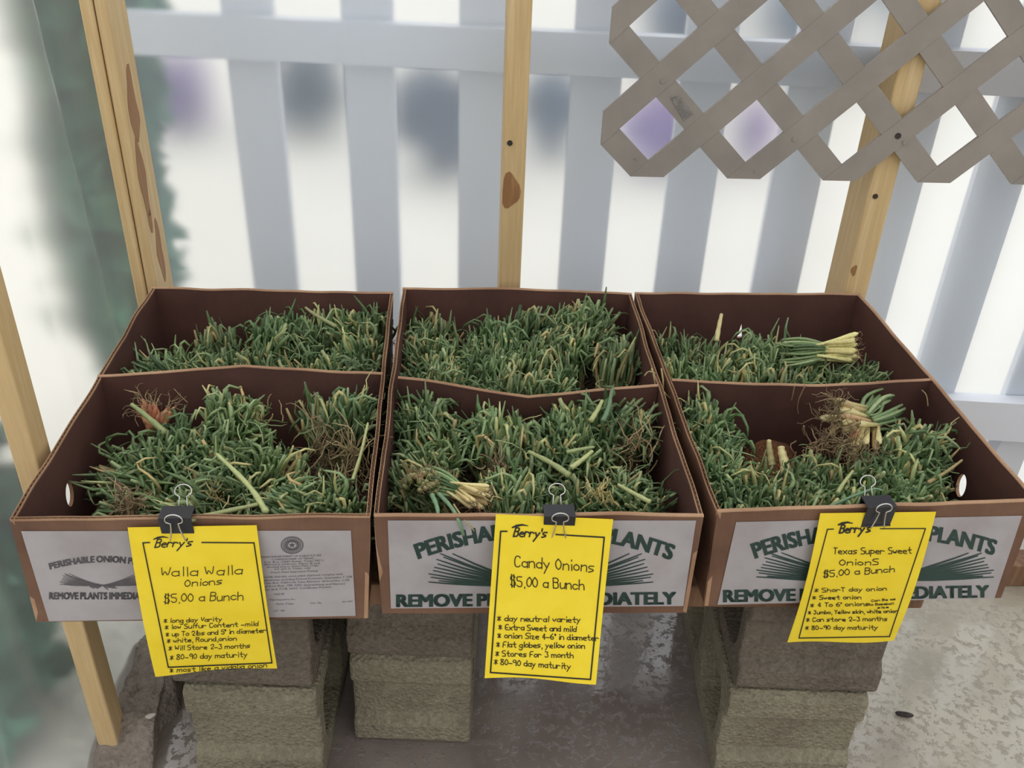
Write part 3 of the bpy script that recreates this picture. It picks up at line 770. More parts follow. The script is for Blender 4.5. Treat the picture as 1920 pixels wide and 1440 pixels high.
# ------------------------------------------------------------------ handwriting
G = dict(a="462706042344;4743", b="0a03;062746442304", c="462706042344", d="462706042344;4a43", e="0545462706042343", f="4a3a2823;0747", g="462706042344;4741301001",
 h="0a03;0627374643", i="1713;191a", k="0a03;470543", l="1a13", m="0703;0617273633;3647576663", n="0703;0627374643", o="27060423444627", p="0700;062746442304", r="0703;062746",
 s="4737170615354413 03", t="2a243343;0747", u="0704132344;4743", v="072347", w="0713263347", x="0743;4703", y="0724;4700", z="07470343",
 A="032a43;1535", B="0a03;0a3a49483707;3746443303", C="493a1a0805133344", E="4a0a0343;0636", F="4a0a03;0636", J="3a34231304;1a4a", O="2a08052345482a", S="4a1a0908174645432303", T="0a4a;2a23",
 W="0a1328435a", R="0a03;0a3a49483707;2743", Y="0a274a;2723", V="0a234a")
G.update({'$': "493a1a0817374544331304;1b12;3b32", '0': "2a08052345482a", '2': "081a3a49470343", '3': "0a4a27374544331304", '4': "3a0545;3a33", '5': "4a0a07374644331304", '6': "3a0705133344462606",
 '8': "27493a1a0927454433130405 27", '9': "483717081a3a494843", '*': "2923;0844;4804", '-': "0545", '.': "1312", ',': "1311", '"': "0a08;1a18", "'": "1a18"})
def glyphs(s, rr, jit=.12):
    x = 0; out = []
    for ch in s:
        if ch == ' ': x += 3.2; continue
        st = G[ch].replace(' ', ''); wmax = 0; gl = []
        for part in st.split(';'):
            pts = [(int(part[k], 16), int(part[k+1], 16)-3) for k in range(0, len(part), 2)]
            wmax = max(wmax, max(p[0] for p in pts)); gl.append(pts)
        dx, dy, sl_ = rr.uniform(-.1,.1), rr.uniform(-.25,.25), rr.uniform(-.05,.1)
        for pts in gl:
            out.append([(x+p[0]+dx+sl_*p[1]+rr.uniform(-jit,jit), p[1]+dy+rr.uniform(-jit,jit)) for p in pts])
        x += wmax+1.35
    return out, x-1.35
def chaikin(pts, n=2):
    for _ in range(n):
        if len(pts) < 3: break
        q = [pts[0]]
        for a, b in zip(pts, pts[1:]):
            q += [(a[0]*.75+b[0]*.25, a[1]*.75+b[1]*.25), (a[0]*.25+b[0]*.75, a[1]*.25+b[1]*.75)]
        q.append(pts[-1]); pts = q
    return pts
def write(mb, s, x0, y0, x1, y1, cap, wd, mapf, rr, italic=0):
    st, W_ = glyphs(s, rr)
    for pts in st:
        P_ = []
        for x, y in chaikin(pts):
            u = (x+italic*y)/W_; P_.append((x0+(x1-x0)*u, y0+(y1-y0)*u - y/7*cap))
        ribbon(mb, P_, wd, mapf)

SHEET = [
 dict(T=lambda x, y: (x/2.6667, y/2.6667+950), s=1/2.6667, q=[(638,104),(1283,93),(1387,803),(780,843)],
  bl=[[(748,178),(715,180),(842,802),(1360,780),(1270,180),(1010,178)]], logo=(775,203,955,198,40), cap=26,
  tx=[("Walla Walla",803,350,1210,338,48),("Onions",925,400,1110,388,36),("$5.00 a Bunch",822,480,1215,465,44),("* long day Varity",820,580,1108,572,26),("* low Sulfur Content -mild",825,612,1290,595,26),
      ('* up To 2lbs and 5" in diameter',830,648,1330,628,26),("* white, Round,onion",835,680,1182,668,26),("* Will Store 2-3 months",843,718,1250,705,27),("* 80-90 day maturity",850,765,1235,750,30),("* most like a vidalia onion",850,829,1333,803,28)]),
 dict(T=lambda x, y: (x/2.8235+660, y/2.8235+940), s=1/2.8235, q=[(762,68),(1383,95),(1290,960),(702,935)],
  bl=[[(820,158),(787,158),(733,905),(1262,942),(1335,190),(1080,175)]], logo=(855,185,1025,192,46), cap=34,
  tx=[("Candy Onions",860,345,1280,375,60),("$5.00 a Bunch",840,448,1228,468,56),("* day neutral variety",770,632,1208,640,34),("* Extra Sweet and mild",777,678,1186,690,34),('* onion Size 4-6" in diameter',772,722,1305,737,34),
      ("* Flat globes, yellow onion",765,770,1232,778,34),("* Stores For 3 month",760,818,1170,828,34),("* 80-90 day maturity",752,862,1155,887,36)]),
 dict(T=lambda x, y: (x/5.332+1480, y/5.332+940), s=1/5.332, q=[(310,120),(1468,105),(1040,1385),(-15,1425)],
  bl=[[(440,275),(380,278),(95,1365),(1000,1350),(1360,270),(910,272)]], logo=(500,315,805,308,80), cap=48,
  tx=[("Texas Super Sweet",440,524,1220,520,64),("OnionS",500,640,885,632,60),("$5.00 a Bunch",340,755,1050,705,66),("* ShorT day onion",250,908,970,890,48),("* Sweet onion",232,980,715,975,46),('* 4 To 6" onions',210,1056,790,1042,46),
      ("Can Be as",820,1003,1060,984,24),("to Baseball",790,1042,1040,1030,26),("size",880,1070,990,1064,24),("* Jumbo, Yellow skin, white onion",190,1127,1080,1112,42),("* Can store 2-3 months",170,1202,975,1192,48),("* 80-90 day maturity",160,1282,880,1277,48)])]
PH = .216
CLIPPX = [(331, 972), (1049, 961), (1648, 952)]
for i in range(3):
    sd = SHEET[i]; T = sd['T']; b = boxes[i]; nrm = b['fin']; base = b['fp']
    q = [T(*p) for p in sd['q']]
    tl = onplane(*q[0], base - nrm*.0065, nrm); tr = onplane(*q[1], base - nrm*.0065, nrm)
    wdt = (tr-tl).length; Hh = wdt*1.545
    def hang(px, top):
        d = ray(*px); oc = CP-top; bq = d.dot(oc); cq = oc.dot(oc)-Hh*Hh; disc = bq*bq-cq
        t = -bq + (math.sqrt(disc) if disc > 0 else 0)
        p = CP + d*t
        # keep in front of the panel plane
        if (p-base).dot(nrm) > -.008: p = onplane(*px, base - nrm*.008, nrm)
        return p
    bl_ = hang(q[3], tl); br_ = hang(q[2], tr)
    print('sheet', i, wdt, (bl_-tl).length, (br_-tr).length, [round((p-base).dot(nrm), 3) for p in (tl, tr, bl_, br_)])
    def Sf(u, v, off=0):
        p = tl.lerp(tr, u).lerp(bl_.lerp(br_, u), v)
        bulge = .006*math.sin(v*math.pi)*(1 if i != 1 else -.6) + .003*math.sin(u*5+v*2+i)*v
        return p - nrm*(off) - nrm*max(bulge, -.004)
    nS = (tr-tl).cross(bl_-tl).normalized()
    if nS.dot(nrm) > 0: nS = -nS
    # homography-free inverse: bilinear in pixels refined on the real surface
    from bpy_extras.object_utils import world_to_camera_view
    def proj(p):
        v = CM.transposed() @ (p-CP); return 960+FPX*v.x/-v.z, 720-FPX*v.y/-v.z
    def inv(px, py):
        u = v = .5
        for _ in range(8):
            f0 = proj(Sf(u, v)); e = .002; fu = proj(Sf(u+e, v)); fv = proj(Sf(u, v+e))
            a, c_ = (fu[0]-f0[0])/e, (fu[1]-f0[1])/e; b_, d_ = (fv[0]-f0[0])/e, (fv[1]-f0[1])/e
            det = a*d_-b_*c_; rx, ry = px-f0[0], py-f0[1]
            u += (rx*d_-ry*b_)/det; v += (a*ry-c_*rx)/det
        return u, v
    sign = empty('price_sign', tl.lerp(tr, .5), ['yellow handwritten Walla Walla Onions price sheet hanging from its box', 'yellow handwritten Candy Onions price sheet, the longest hanging one', 'yellow handwritten Texas onions price sheet hanging at a slant'][i], 'price sign', 'yellow price sheets clipped to the boxes')
    m = MB(); NU, NV = 16, 24
    vs = [Sf(u/NU, v/NV) for v in range(NV+1) for u in range(NU+1)] + [Sf(u/NU, v/NV) - nS*.0003 for v in range(NV+1) for u in range(NU+1)]
    o2 = (NU+1)*(NV+1); fs = []
    for v in range(NV):
        for u in range(NU):
            k = v*(NU+1)+u; fs += [(k, k+NU+1, k+NU+2, k+1), (o2+k, o2+k+1, o2+k+NU+2, o2+k+NU+1)]
    m.add(vs, fs); sh = m.build('paper_sheet', M['yellow'], sign, smooth=True)
    def mpx(x, y):
        u, v = inv(*T(x, y)); return Sf(u, v) + nS*.0005
    m = MB(); wB = (3.4 if i < 2 else 8)/1
    for pl in sd['bl']:
        for a, c_ in zip(pl, pl[1:]):
            ribbon(m, [(a[0]+(c_[0]-a[0])*k/12, a[1]+(c_[1]-a[1])*k/12) for k in range(13)], [6.5, 8, 11][i], mpx, cap=True)
    m.build('printed_border', M['bink'], sh)
    rr = random.Random(i+11)
    for s_, ax, ay, bx, by, cp_ in sd['tx']:
        m = MB(); cp_ *= .84 if cp_ < sd['cap']*1.2 else .95
        write(m, s_, ax, ay, bx, by, cp_, [4.2, 5.4, 8.5][i]*(.86 if cp_ < sd['cap']*1.1 else 1)*(.75 if s_ in ('Can Be as', 'to Baseball', 'size') else 1), mpx, rr)
        m.build('handwriting', M['pen'], sh)
    m = MB(); ax, ay, bx, by, cp_ = sd['logo']; wl = [6.4, 8.0, 15.5][i]
    write(m, "Berry's", ax, ay, bx, by, cp_, wl, mpx, random.Random(3), italic=.35)
    kk = cp_/40
    ribbon(m, [(ax-6*kk, ay-cp_*1.02), (ax+14*kk, ay-cp_*1.22), (ax+40*kk, ay-cp_*1.34), (ax+66*kk, ay-cp_*1.22)], wl*1.2, mpx, taper=lambda t: .4+.9*math.sin(math.pi*min(1, t+.1)))
    m.build('script_logo', M['bink'], sh)
    # binder clip
    cxp, cyp = CLIPPX[i]; pc = onplane(cxp, cyp+14, base - nrm*.008, nrm)
    c0_ = Vector((pc.x, pc.y, RIM)) ; dx = (b['c']['FR']-b['c']['FL']).normalized(); dn = Vector((-dx.y, dx.x, 0)); 
    c0_ = b['c']['FL'] + dx*((pc-b['c']['FL']).dot(dx)) + dn*(TH/2-.002) + Vector((0,0,.001))
    clip_o = empty('binder_clip', c0_, ['black binder clip holding the Walla Walla sheet', 'black binder clip holding the Candy sheet', 'black binder clip holding the Texas sheet'][i], 'binder clip', 'binder clips on the box rims')
    W2 = .0185; tilt = [0, 0, .0][i]
    Cf = lambda a, b_, c_: c0_ + dx*a + dn*b_ + Vector((0,0,c_))
    # body profile (dn, z) as a bent strip with thickness
    prof = [(-.0085,-.024),(-.0092,-.0235),(-.0105,.0075),(.0105,.0075),(.0092,-.0235),(.0085,-.024),(.0092,-.022)]
    outer_ = [(-.0078,-.024),(-.0112,.0078),(.0112,.0078),(.0078,-.024)]; inner_ = [(.0068,-.024),(.0098,.0066),(-.0098,.0066),(-.0068,-.024)]
    ring = outer_+inner_
    m = MB(); nn = len(ring)
    vs = [Cf(-W2, a, z) for a, z in ring] + [Cf(W2, a, z) for a, z in ring]
    fs = [(k, (k+1) % nn, nn+(k+1) % nn, nn+k) for k in range(nn)]
    for o_ in (0, nn):
        for k in range(3): fs.append((o_+k, o_+k+1, o_+6-k, o_+7-k))
    m.add(vs, fs); m.build('clip_body', M['clip'], clip_o, bevel=.0006, fixn=True)
    for sy in (-1, 1):
        m = MB(); m.tube([Cf(-W2, sy*.0080, -.024), Cf(W2, sy*.0080, -.024)], .0013, 8); m.build('lip_roll', M['clip'], clip_o, smooth=True)
        # handle
        ang = .10 if sy < 0 else .62
        Lh = .037 if sy < 0 else .052
        path = []
        for k in range(41):
            t = k/40
            if t < .34: a = t/.34; x = -.0085+.0042*math.sin(a*math.pi*.5) if True else 0; h = Lh*.72*a
            elif t > .66: a = (1-t)/.34; x = .0085-.0042*math.sin(a*math.pi*.5); h = Lh*.72*a
            else:
                a = (t-.34)/.32; th = math.pi*(1.18-1.36*a); x = .0098*math.cos(th)*1.0; h = Lh*.72 + .009*(math.sin(th)+.52)*.9
                if a < .0: pass
            if sy < 0: p = Cf(x, -.0100-.003 - math.sin(ang)*h*.4, -.0235 + h*math.cos(ang))
            else: p = Cf(x, .0100 + math.sin(ang)*h, -.0235 + h*math.cos(ang))
            path.append(p)
        m = MB(); m.tube(path, .0009, 7); m.build('wire_handle', M['wire'], clip_o, smooth=True)

# ------------------------------------------------------------------ onion bunches
def leaf_path(rr, p0, p1, bend, n=6, sag=0):
    pts = []
    bx, by = rr.gauss(0, bend), rr.gauss(0, bend)
    for k in range(n):
        t = k/(n-1); p = p0.lerp(p1, t); s_ = math.sin(t*math.pi)
        pts.append(p + Vector((bx*s_, by*s_, -sag*t*t)))
    return pts
def bunch_meshes(seed, kind):
    rr = random.Random(seed); lv = MB(); sk = MB(); rt = MB()
    Rb = rr.uniform(.0165, .0205) if kind != 'tight' else rr.uniform(.022, .026); flare = dict(up=1.55, splay=2.5, tight=1.2)[kind]
    nl = dict(up=56, splay=54, tight=78)[kind]
    H = .112
    for k in range(nl):
        a = rr.uniform(0, 2*math.pi); q = math.sqrt(rr.random()); r0 = Rb*q
        fl_ = flare*rr.uniform(.85, 1.2)
        h = H*rr.uniform(.76, 1.06)*(1-.16*q*q)
        p0 = Vector((r0*math.cos(a), r0*math.sin(a), .030+rr.uniform(0,.012)))
        a2 = a+rr.gauss(0,.22)
        p1 = Vector((r0*fl_*math.cos(a2)+rr.gauss(0,.004), r0*fl_*math.sin(a2)+rr.gauss(0,.004), h))
        pts = leaf_path(rr, p0, p1, .0055 if kind != 'splay' else .009, 5)
        rad = rr.choice([rr.uniform(.0017, .0026), rr.uniform(.0024, .0037)]); x = rr.random()
        if x < .28:      # folded-over tip
            d = Vector((math.cos(a2+rr.gauss(0,.9)), math.sin(a2+rr.gauss(0,.9)), 0)); L = rr.uniform(.012, .026)
            pts += [pts[-1]+d*L*.35+Vector((0,0,.004)), pts[-1]+d*L*.8+Vector((0,0,-.004)), pts[-1]+d*L+Vector((0,0,-.014*rr.random()-.004))]
            rads = [rad*.9, rad, rad, rad*.95, rad*.85, rad*.8, rad*.65, rad*.35]
        elif x < .36:    # taller pointed leaf
            pts.append(pts[-1]+Vector((rr.gauss(0,.006), rr.gauss(0,.006), rr.uniform(.012,.028)))); rads = [rad, rad*1.05, rad, rad*.9, rad*.8, rad*.25]
        else: rads = [rad*.85, rad*1.0, rad*1.08, rad*1.05, rad*.72]
        lv.tube(pts, rads[:len(pts)], 5)
    for k in range(12):   # dry curly wisps
        a = rr.uniform(0, 2*math.pi); p = Vector((Rb*math.cos(a), Rb*math.sin(a), rr.uniform(.05,.10))); pts = [p]
        d = Vector((math.cos(a), math.sin(a), rr.uniform(-.2,.8)))
        for s_ in range(6): d = (d+Vector((rr.gauss(0,.45), rr.gauss(0,.45), rr.gauss(0,.4)-.15))).normalized(); pts.append(pts[-1]+d*.008)
        lv.tube(pts, [.0011,.001,.001,.0009,.0008,.0007,.0004], 4)
    for k in range(36):
        a = rr.uniform(0, 2*math.pi); r0 = Rb*math.sqrt(rr.random()); r1 = r0*rr.uniform(.8, 1.0)
        sk.tube([(r1*math.cos(a), r1*math.sin(a), .006), (r1*math.cos(a)*1.02, r1*math.sin(a)*1.02, .014), (r0*math.cos(a), r0*math.sin(a), .036), (r0*math.cos(a+.1), r0*math.sin(a+.1), .060)], [.0022, .0040, .0031, .0026], 5)
    for k in range(60):
        a = rr.uniform(0, 2*math.pi); r0 = Rb*math.sqrt(rr.random()); p = Vector((r0*math.cos(a), r0*math.sin(a), .010)); pts = [p]
        d = Vector((math.cos(a)*.9, math.sin(a)*.9, -.3+rr.uniform(-.4,.7)))
        for s_ in range(5):
            d = (d+Vector((rr.gauss(0,.5), rr.gauss(0,.5), rr.gauss(0,.5)))).normalized(); np_ = pts[-1]+d*.0075; np_.z = max(np_.z, .001); pts.append(np_)
        rt.tube(pts, [.0008,.0007,.0007,.0006,.0005,.0003], 3)
    return (lv.mesh('leaves', M['leaf'], True), sk.mesh('stalks', M['stalk'], True), rt.mesh('roots', M['root']))
PROT = {k: [] for k in ('up', 'splay', 'tight')}
for k in range(5):
    PROT['up'].append(bunch_meshes(100+k, 'up')); PROT['splay'].append(bunch_meshes(200+k, 'splay')); PROT['tight'].append(bunch_meshes(300+k, 'tight'))
def bunch_bulb(seed, nr=3, rl=.004):   # bulbs fanned towards the viewer
    rr = random.Random(seed); sk = MB(); rt = MB(); lv = MB()
    for k in range(30):
        a = rr.uniform(-.75, .75); e = rr.uniform(-.3, .35); L = rr.uniform(.055, .075)
        d = Vector((math.sin(a)*.8, math.sin(e)*.8, -1)).normalized(); p = Vector((rr.gauss(0,.006), rr.gauss(0,.006), .05))
        q = p+d*L
        sk.tube([p, p+d*L*.5, p+d*L*.78, p+d*L*.93, q], [.0026,.0030,.0046,.0044,.0014], 6)
        for s_ in range(nr):
            pts = [q]; dd = d.copy()
            for _ in range(5): dd = (dd+Vector((rr.gauss(0,.6), rr.gauss(0,.6), rr.gauss(0,.5)))).normalized(); pts.append(pts[-1]+dd*rl)
            rt.tube(pts, [.0007,.0006,.0006,.0005,.0004,.0003], 3)
    for k in range(40):
        a = rr.uniform(0, 6.28); r0 = .014*math.sqrt(rr.random())
        lv.tube(leaf_path(rr, Vector((r0*math.cos(a), r0*math.sin(a), .035)), Vector((r0*2*math.cos(a), r0*2*math.sin(a), rr.uniform(.085,.115))), .004), [.0022,.0026,.0027,.0026,.0024,.0018], 5)
    return (lv.mesh('leaves', M['leaf'], True), sk.mesh('bulbs', M['bulb'], True), rt.mesh('roots', M['root']))
PROT['bulb'] = [bunch_bulb(5, 2, .0032), bunch_bulb(6, 5, .0065)]

# lists: (px, py of leaf tops, z of top relative to rim, kind, lean_x, lean_y, scale)
BK = {
 (0,'b'): [(245,684,-.025,'splay',-.9,.1,1),(285,672,-.03,'splay',-.3,0,.95),(340,655,-.03,'splay',0,0,1),(404,612,-.02,'up',0,0,1.1),(432,650,-.03,'splay',.1,0,1),(506,596,-.01,'up',.1,0,1.1),(470,664,-.03,'up',0,-.2,1),
   (552,572,-.02,'up',0,.1,1.05),(604,568,-.02,'up',0,0,1.05),(655,574,-.02,'up',0,.1,1.05),(700,583,-.012,'up',.15,0,1.1),(645,604,-.015,'splay',-.3,-.3,1),(579,634,-.03,'splay',0,-.3,1),(645,641,-.02,'up',-.1,-.2,1),(695,628,-.012,'up',.1,0,1.05),
   (566,676,-.035,'splay',.1,-.3,1),(622,670,-.02,'up',0,-.1,1),(680,668,-.010,'up',0,0,1.1),(522,628,-.03,'splay',.2,-.1,1),(400,672,-.035,'up',0,0,1),(310,690,-.03,'up',-.2,0,1),(520,690,-.035,'up',0,0,.95),(655,690,-.012,'up',0,0,1)],
 (0,'f'): [(180,868,-.060,'splay',-1.4,-.2,1.05),(182,925,-.075,'splay',-1.5,-.5,1.05),(248,860,-.055,'splay',-.5,-.2,1),(291,842,-.045,'splay',-.1,0,1.05),(334,815,-.035,'splay',.1,0,1.05),(368,790,-.03,'splay',.2,.1,1.05),
   (418,725,-.004,'tight',-.1,0,1.1),(468,745,-.015,'splay',.7,-.2,1.05),(603,728,-.004,'up',-.15,0,1.15),(648,735,.002,'up',.2,-.1,1.15),(690,740,-.01,'up',.3,0,1.1),(400,830,-.035,'splay',.2,-.2,1),(500,838,-.03,'splay',.3,-.3,1.05),(540,852,-.03,'up',.5,-.3,1),
   (372,880,-.045,'splay',-.5,-.5,1),(345,922,-.035,'splay',-.6,-.6,1),(300,958,-.04,'splay',-.7,-.3,1),(415,905,-.045,'splay',-.2,-.6,1),(455,890,-.045,'splay',.2,-.5,1),(410,950,-.04,'splay',-.2,-.5,.95),(470,945,-.055,'splay',.2,-.7,.95),
   (522,930,-.03,'tight',-1.5,-.25,1.05),(540,952,-.035,'tight',-1.4,-.4,1),(600,935,-.03,'up',-.4,-.7,1),(640,925,-.02,'up',.1,-.4,1.05),(650,955,-.02,'up',.2,-.6,1),(350,960,-.045,'splay',-.5,-.5,.95)],
 (1,'b'): [(790,600,-.03,'up',-.1,.1,1),(822,595,-.025,'up',.1,.1,1.05),(764,632,-.03,'up',-.2,0,1),(800,632,-.025,'splay',0,0,1),(838,636,-.03,'up',0,0,1),(907,602,-.02,'up',-.05,0,1.05),(948,608,-.02,'tight',0,0,1.05),(1008,578,-.008,'up',0,0,1.1),(1050,580,-.005,'up',.1,0,1.1),
   (1092,568,.002,'up',.1,0,1.15),(1128,567,.004,'up',.2,0,1.15),(1128,600,-.008,'splay',.5,-.1,1.1),(1035,622,-.02,'up',0,0,1.05),(895,642,-.03,'up',0,0,1),(948,655,-.03,'up',0,0,1),(1000,650,-.025,'up',0,0,1.05),(1044,652,-.02,'up',0,0,1.05),(1080,630,-.02,'up',.1,0,1),
   (782,664,-.025,'splay',-.2,0,1),(838,668,-.03,'up',0,0,1),(885,680,-.03,'up',0,0,1),(768,693,-.02,'splay',-.5,-.1,1),(820,690,-.025,'up',0,0,1),(930,675,-.03,'up',0,0,1),(852,702,-.03,'up',0,0,1),(912,712,-.03,'up',0,0,1),(958,706,-.03,'up',0,0,1),(1002,702,-.03,'up',0,0,1),(1048,698,-.03,'splay',.15,0,1),
   (1166,636,-.012,'tight',.1,.1,1.25)],
 (1,'f'): [(775,750,-.01,'tight',-.15,0,1.1),(814,745,-.008,'tight',0,0,1.15),(783,812,-.035,'splay',-.3,-.1,1),(826,814,-.03,'splay',0,-.1,1.05),(906,778,-.012,'tight',-.1,0,1.2),(946,780,-.012,'tight',.1,0,1.2),(985,800,-.025,'up',0,0,1.05),(1010,822,-.03,'up',.1,-.1,1),
   (1048,768,-.01,'tight',-.05,0,1.15),(1080,758,-.006,'up',.05,0,1.15),(1130,748,-.002,'up',.1,0,1.15),(1186,752,-.002,'splay',.35,0,1.15),(1205,775,-.012,'up',.3,0,1.1),(1046,826,-.03,'splay',.1,-.2,1.05),(1098,828,-.03,'splay',.3,-.4,1.05),(1134,812,-.025,'up',0,-.1,1.05),
   (738,872,-.035,'up',-.4,0,1.1),(758,862,-.035,'splay',-.3,-.1,1.05),(745,918,-.045,'up',-.5,-.2,1),(800,862,-.03,'splay',.1,-.4,1),(950,890,-.03,'up',-.15,0,1.1),(992,884,-.028,'up',.1,0,1.1),(970,925,-.035,'up',0,-.2,1.1),(1010,920,-.04,'up',.1,-.2,1),
   (1082,912,-.035,'up',-.2,-.2,1),(1096,945,-.035,'up',-.3,-.4,1),(1160,915,-.03,'tight',-.5,-.5,1),(1200,918,-.028,'tight',.2,-.5,1.05),(1228,935,-.03,'tight',.4,-.6,1.05),(1180,950,-.035,'tight',-.3,-.7,1),(1040,945,-.045,'up',0,-.3,1)],
 (2,'b'): [(1246,634,-.035,'up',-.1,0,1),(1283,635,-.035,'up',0,0,1),(1268,664,-.035,'up',0,0,1),(1316,657,-.035,'up',0,0,1),(1350,645,-.035,'up',0,0,1),(1362,672,-.035,'up',0,0,1),(1395,645,-.035,'up',0,0,1),(1440,630,-.03,'splay',0,.1,1.05),(1462,648,-.03,'splay',.1,0,1),(1416,664,-.035,'up',0,0,1),
   (1437,690,-.035,'up',0,0,1),(1470,678,-.035,'up',0,0,1),(1500,664,-.035,'up',.1,0,1),(1532,676,-.035,'up',.1,0,1),(1470,706,-.035,'up',0,0,1),(1508,708,-.035,'up',0,0,1),(1558,702,-.035,'up',0,0,1),(1603,694,-.035,'up',.1,0,1),(1643,690,-.03,'splay',.2,0,1),(1380,700,-.035,'up',0,0,1),(1272,698,-.035,'splay',-.2,0,1),(1324,700,-.035,'up',0,0,1)],
 (2,'f'): [(1318,748,-.012,'up',-.1,0,1.1),(1345,765,-.012,'splay',.2,0,1.1),(1312,792,-.02,'up',-.2,0,1.1),(1350,808,-.025,'splay',.25,-.1,1.1),(1325,838,-.03,'up',-.2,0,1.05),(1355,850,-.035,'splay',.2,-.2,1.05),(1340,878,-.035,'up',-.1,-.2,1.05),(1366,902,-.04,'splay',.2,-.3,1.05),(1348,920,-.035,'up',-.2,-.3,1.05),
   (1417,912,-.05,'up',0,-.2,1),(1462,928,-.05,'up',0,-.2,1),(1400,940,-.045,'up',0,-.2,1),(1506,922,-.05,'up',0,-.1,1),(1549,908,-.05,'up',0,-.1,1),(1583,898,-.045,'up',0,-.1,1),(1600,924,-.045,'up',0,-.2,1),(1502,888,-.055,'up',0,-.1,1),(1545,874,-.055,'up',0,0,1),(1636,893,-.035,'up',.1,-.1,1.05),(1638,928,-.04,'up',0,-.2,1.05),(1562,938,-.045,'up',0,-.2,1),
   (1682,922,-.035,'up',.1,-.2,1.1),(1672,880,-.03,'up',.05,-.1,1.1),(1652,852,-.03,'up',0,0,1.1),(1704,810,-.012,'up',-.05,0,1.2),(1738,802,-.008,'up',.1,0,1.2),(1760,812,-.012,'splay',.4,0,1.15),(1698,843,-.02,'up',0,-.1,1.15),(1732,850,-.02,'up',.1,-.1,1.15),(1722,885,-.03,'up',.1,-.2,1.1),(1750,900,-.035,'splay',.35,-.3,1.1),(1768,928,-.045,'splay',.8,-.4,1.05),(1510,945,-.045,'up',0,-.3,1)]}
ORD = ['first', 'second', 'third', 'fourth', 'fifth', 'sixth', 'seventh', 'eighth', 'ninth', 'tenth', 'eleventh', 'twelfth']
def inside(i, half, p, mrg):
    """clamp a point into a compartment"""
    c = boxes[i]['c']; b = boxes[i]
    d0 = .5*((c['dL'].y-c['FL'].y)/(c['BL'].y-c['FL'].y)+(c['dR'].y-c['FR'].y)/(c['BR'].y-c['FR'].y))
    fL = c['FL'].lerp(c['bL'], .6); fR = c['FR'].lerp(c['bR'], .6); kL = c['BL'].lerp(b['bkL'], .6); kR = c['BR'].lerp(b['bkR'], .6)
    D = (kL.y+kR.y-fL.y-fR.y)/2
    # solve u,v bilinear
    u = v = .5
    for _ in range(12):
        P = fL.lerp(fR, u).lerp(kL.lerp(kR, u), v)
        du = fL.lerp(fR, 1).lerp(kR, v) - fL.lerp(kL, v); dv = kL.lerp(kR, u) - fL.lerp(fR, u)
        rx, ry = p.x-P.x, p.y-P.y; det = du.x*dv.y-dv.x*du.y
        u += (rx*dv.y-ry*dv.x)/det; v += (du.x*ry-du.y*rx)/det
    v0, v1 = (d0+mrg/D, 1-mrg/D) if half == 'b' else (mrg/D, d0-mrg/D)
    mu = mrg/.38
    u = max(mu, min(1-mu, u)); v = max(v0, min(v1, v))
    P = fL.lerp(fR, u).lerp(kL.lerp(kR, u), v)
    return Vector((P.x, P.y, p.z)), u, v
KW = dict(up='upright', splay='splayed', tight='tight')
inst = []
used = {}
for (i, half), L in BK.items():
    rec = []
    for (px, py, zt_, kind, lx, ly, sc) in L:
        T = atz(px, py, RIM+zt_); axis = Vector((lx, ly, 1)).normalized()
        lx += R.gauss(0,.10); ly += R.gauss(0,.08); zt_ += R.uniform(-.012,.005); T = atz(px, py, RIM+zt_); axis = Vector((lx, ly, 1)).normalized()
        h = .112*sc
        base = T - axis*h
        if base.z < BOT+.006: base.z = BOT+.006
        mg = .030
        bp, u, v = inside(i, half, base, mg)
        # keep the tips inside the walls as well
        tip, tu, tv = inside(i, half, bp + axis*h, .022)
        ax2 = tip - bp; ax2 = ax2.normalized() if ax2.length > .02 else axis
        rec.append((tv, tu, bp, ax2, kind, sc, len(rec)))
    # rows by depth (4 or 5 rows), then along
    rec.sort(key=lambda r: -r[0]); nr_ = 5 if len(rec) > 24 else 4
    per = math.ceil(len(rec)/nr_)
    for rix in range(nr_):
        row = sorted(rec[rix*per:(rix+1)*per], key=lambda r: r[1])
        for k, r in enumerate(row):
            inst.append((i, half, rix, k, r))
for (i, half, rix, k, (tv, tu, bp, axv, kind, sc, idx)) in inst:
    var = PROT[kind]; me3 = var[(idx*3+i) % len(var)]
    side = 'behind the divider' if half == 'b' else 'before the divider'
    ref = 'back panel' if half == 'b' else 'divider'
    lb = f"{KW[kind]} onion bunch, {BOXN[i][:-5]} box {'rear' if half == 'b' else 'front'}, {ORD[rix]} row from {ref}, {ORD[k]} from corner posts"
    o = bpy.data.objects.new('onion_bunch', None); COL.objects.link(o)
    z = axv; x = Vector((1,0,0)); a = R.uniform(0, 6.28)
    x = x.rotate(Matrix.Rotation(a, 3, 'Z').to_quaternion()) or Vector((math.cos(a), math.sin(a), 0))
    y = z.cross(x).normalized(); x = y.cross(z).normalized()
    o.matrix_basis = Matrix.Translation(bp) @ Matrix((x, y, z)).transposed().to_4x4() @ Matrix.Diagonal((sc*1.0, sc*1.0, sc, 1))
    tag(o, lb, 'onion bunch', f"onion bunches in the {'rear' if half == 'b' else 'front'} half of the {BOXN[i]} box")
    for nm, me in zip(('leaves', 'stalks', 'roots'), me3):
        ch = bpy.data.objects.new(nm, me); COL.objects.link(ch); ch.parent = o

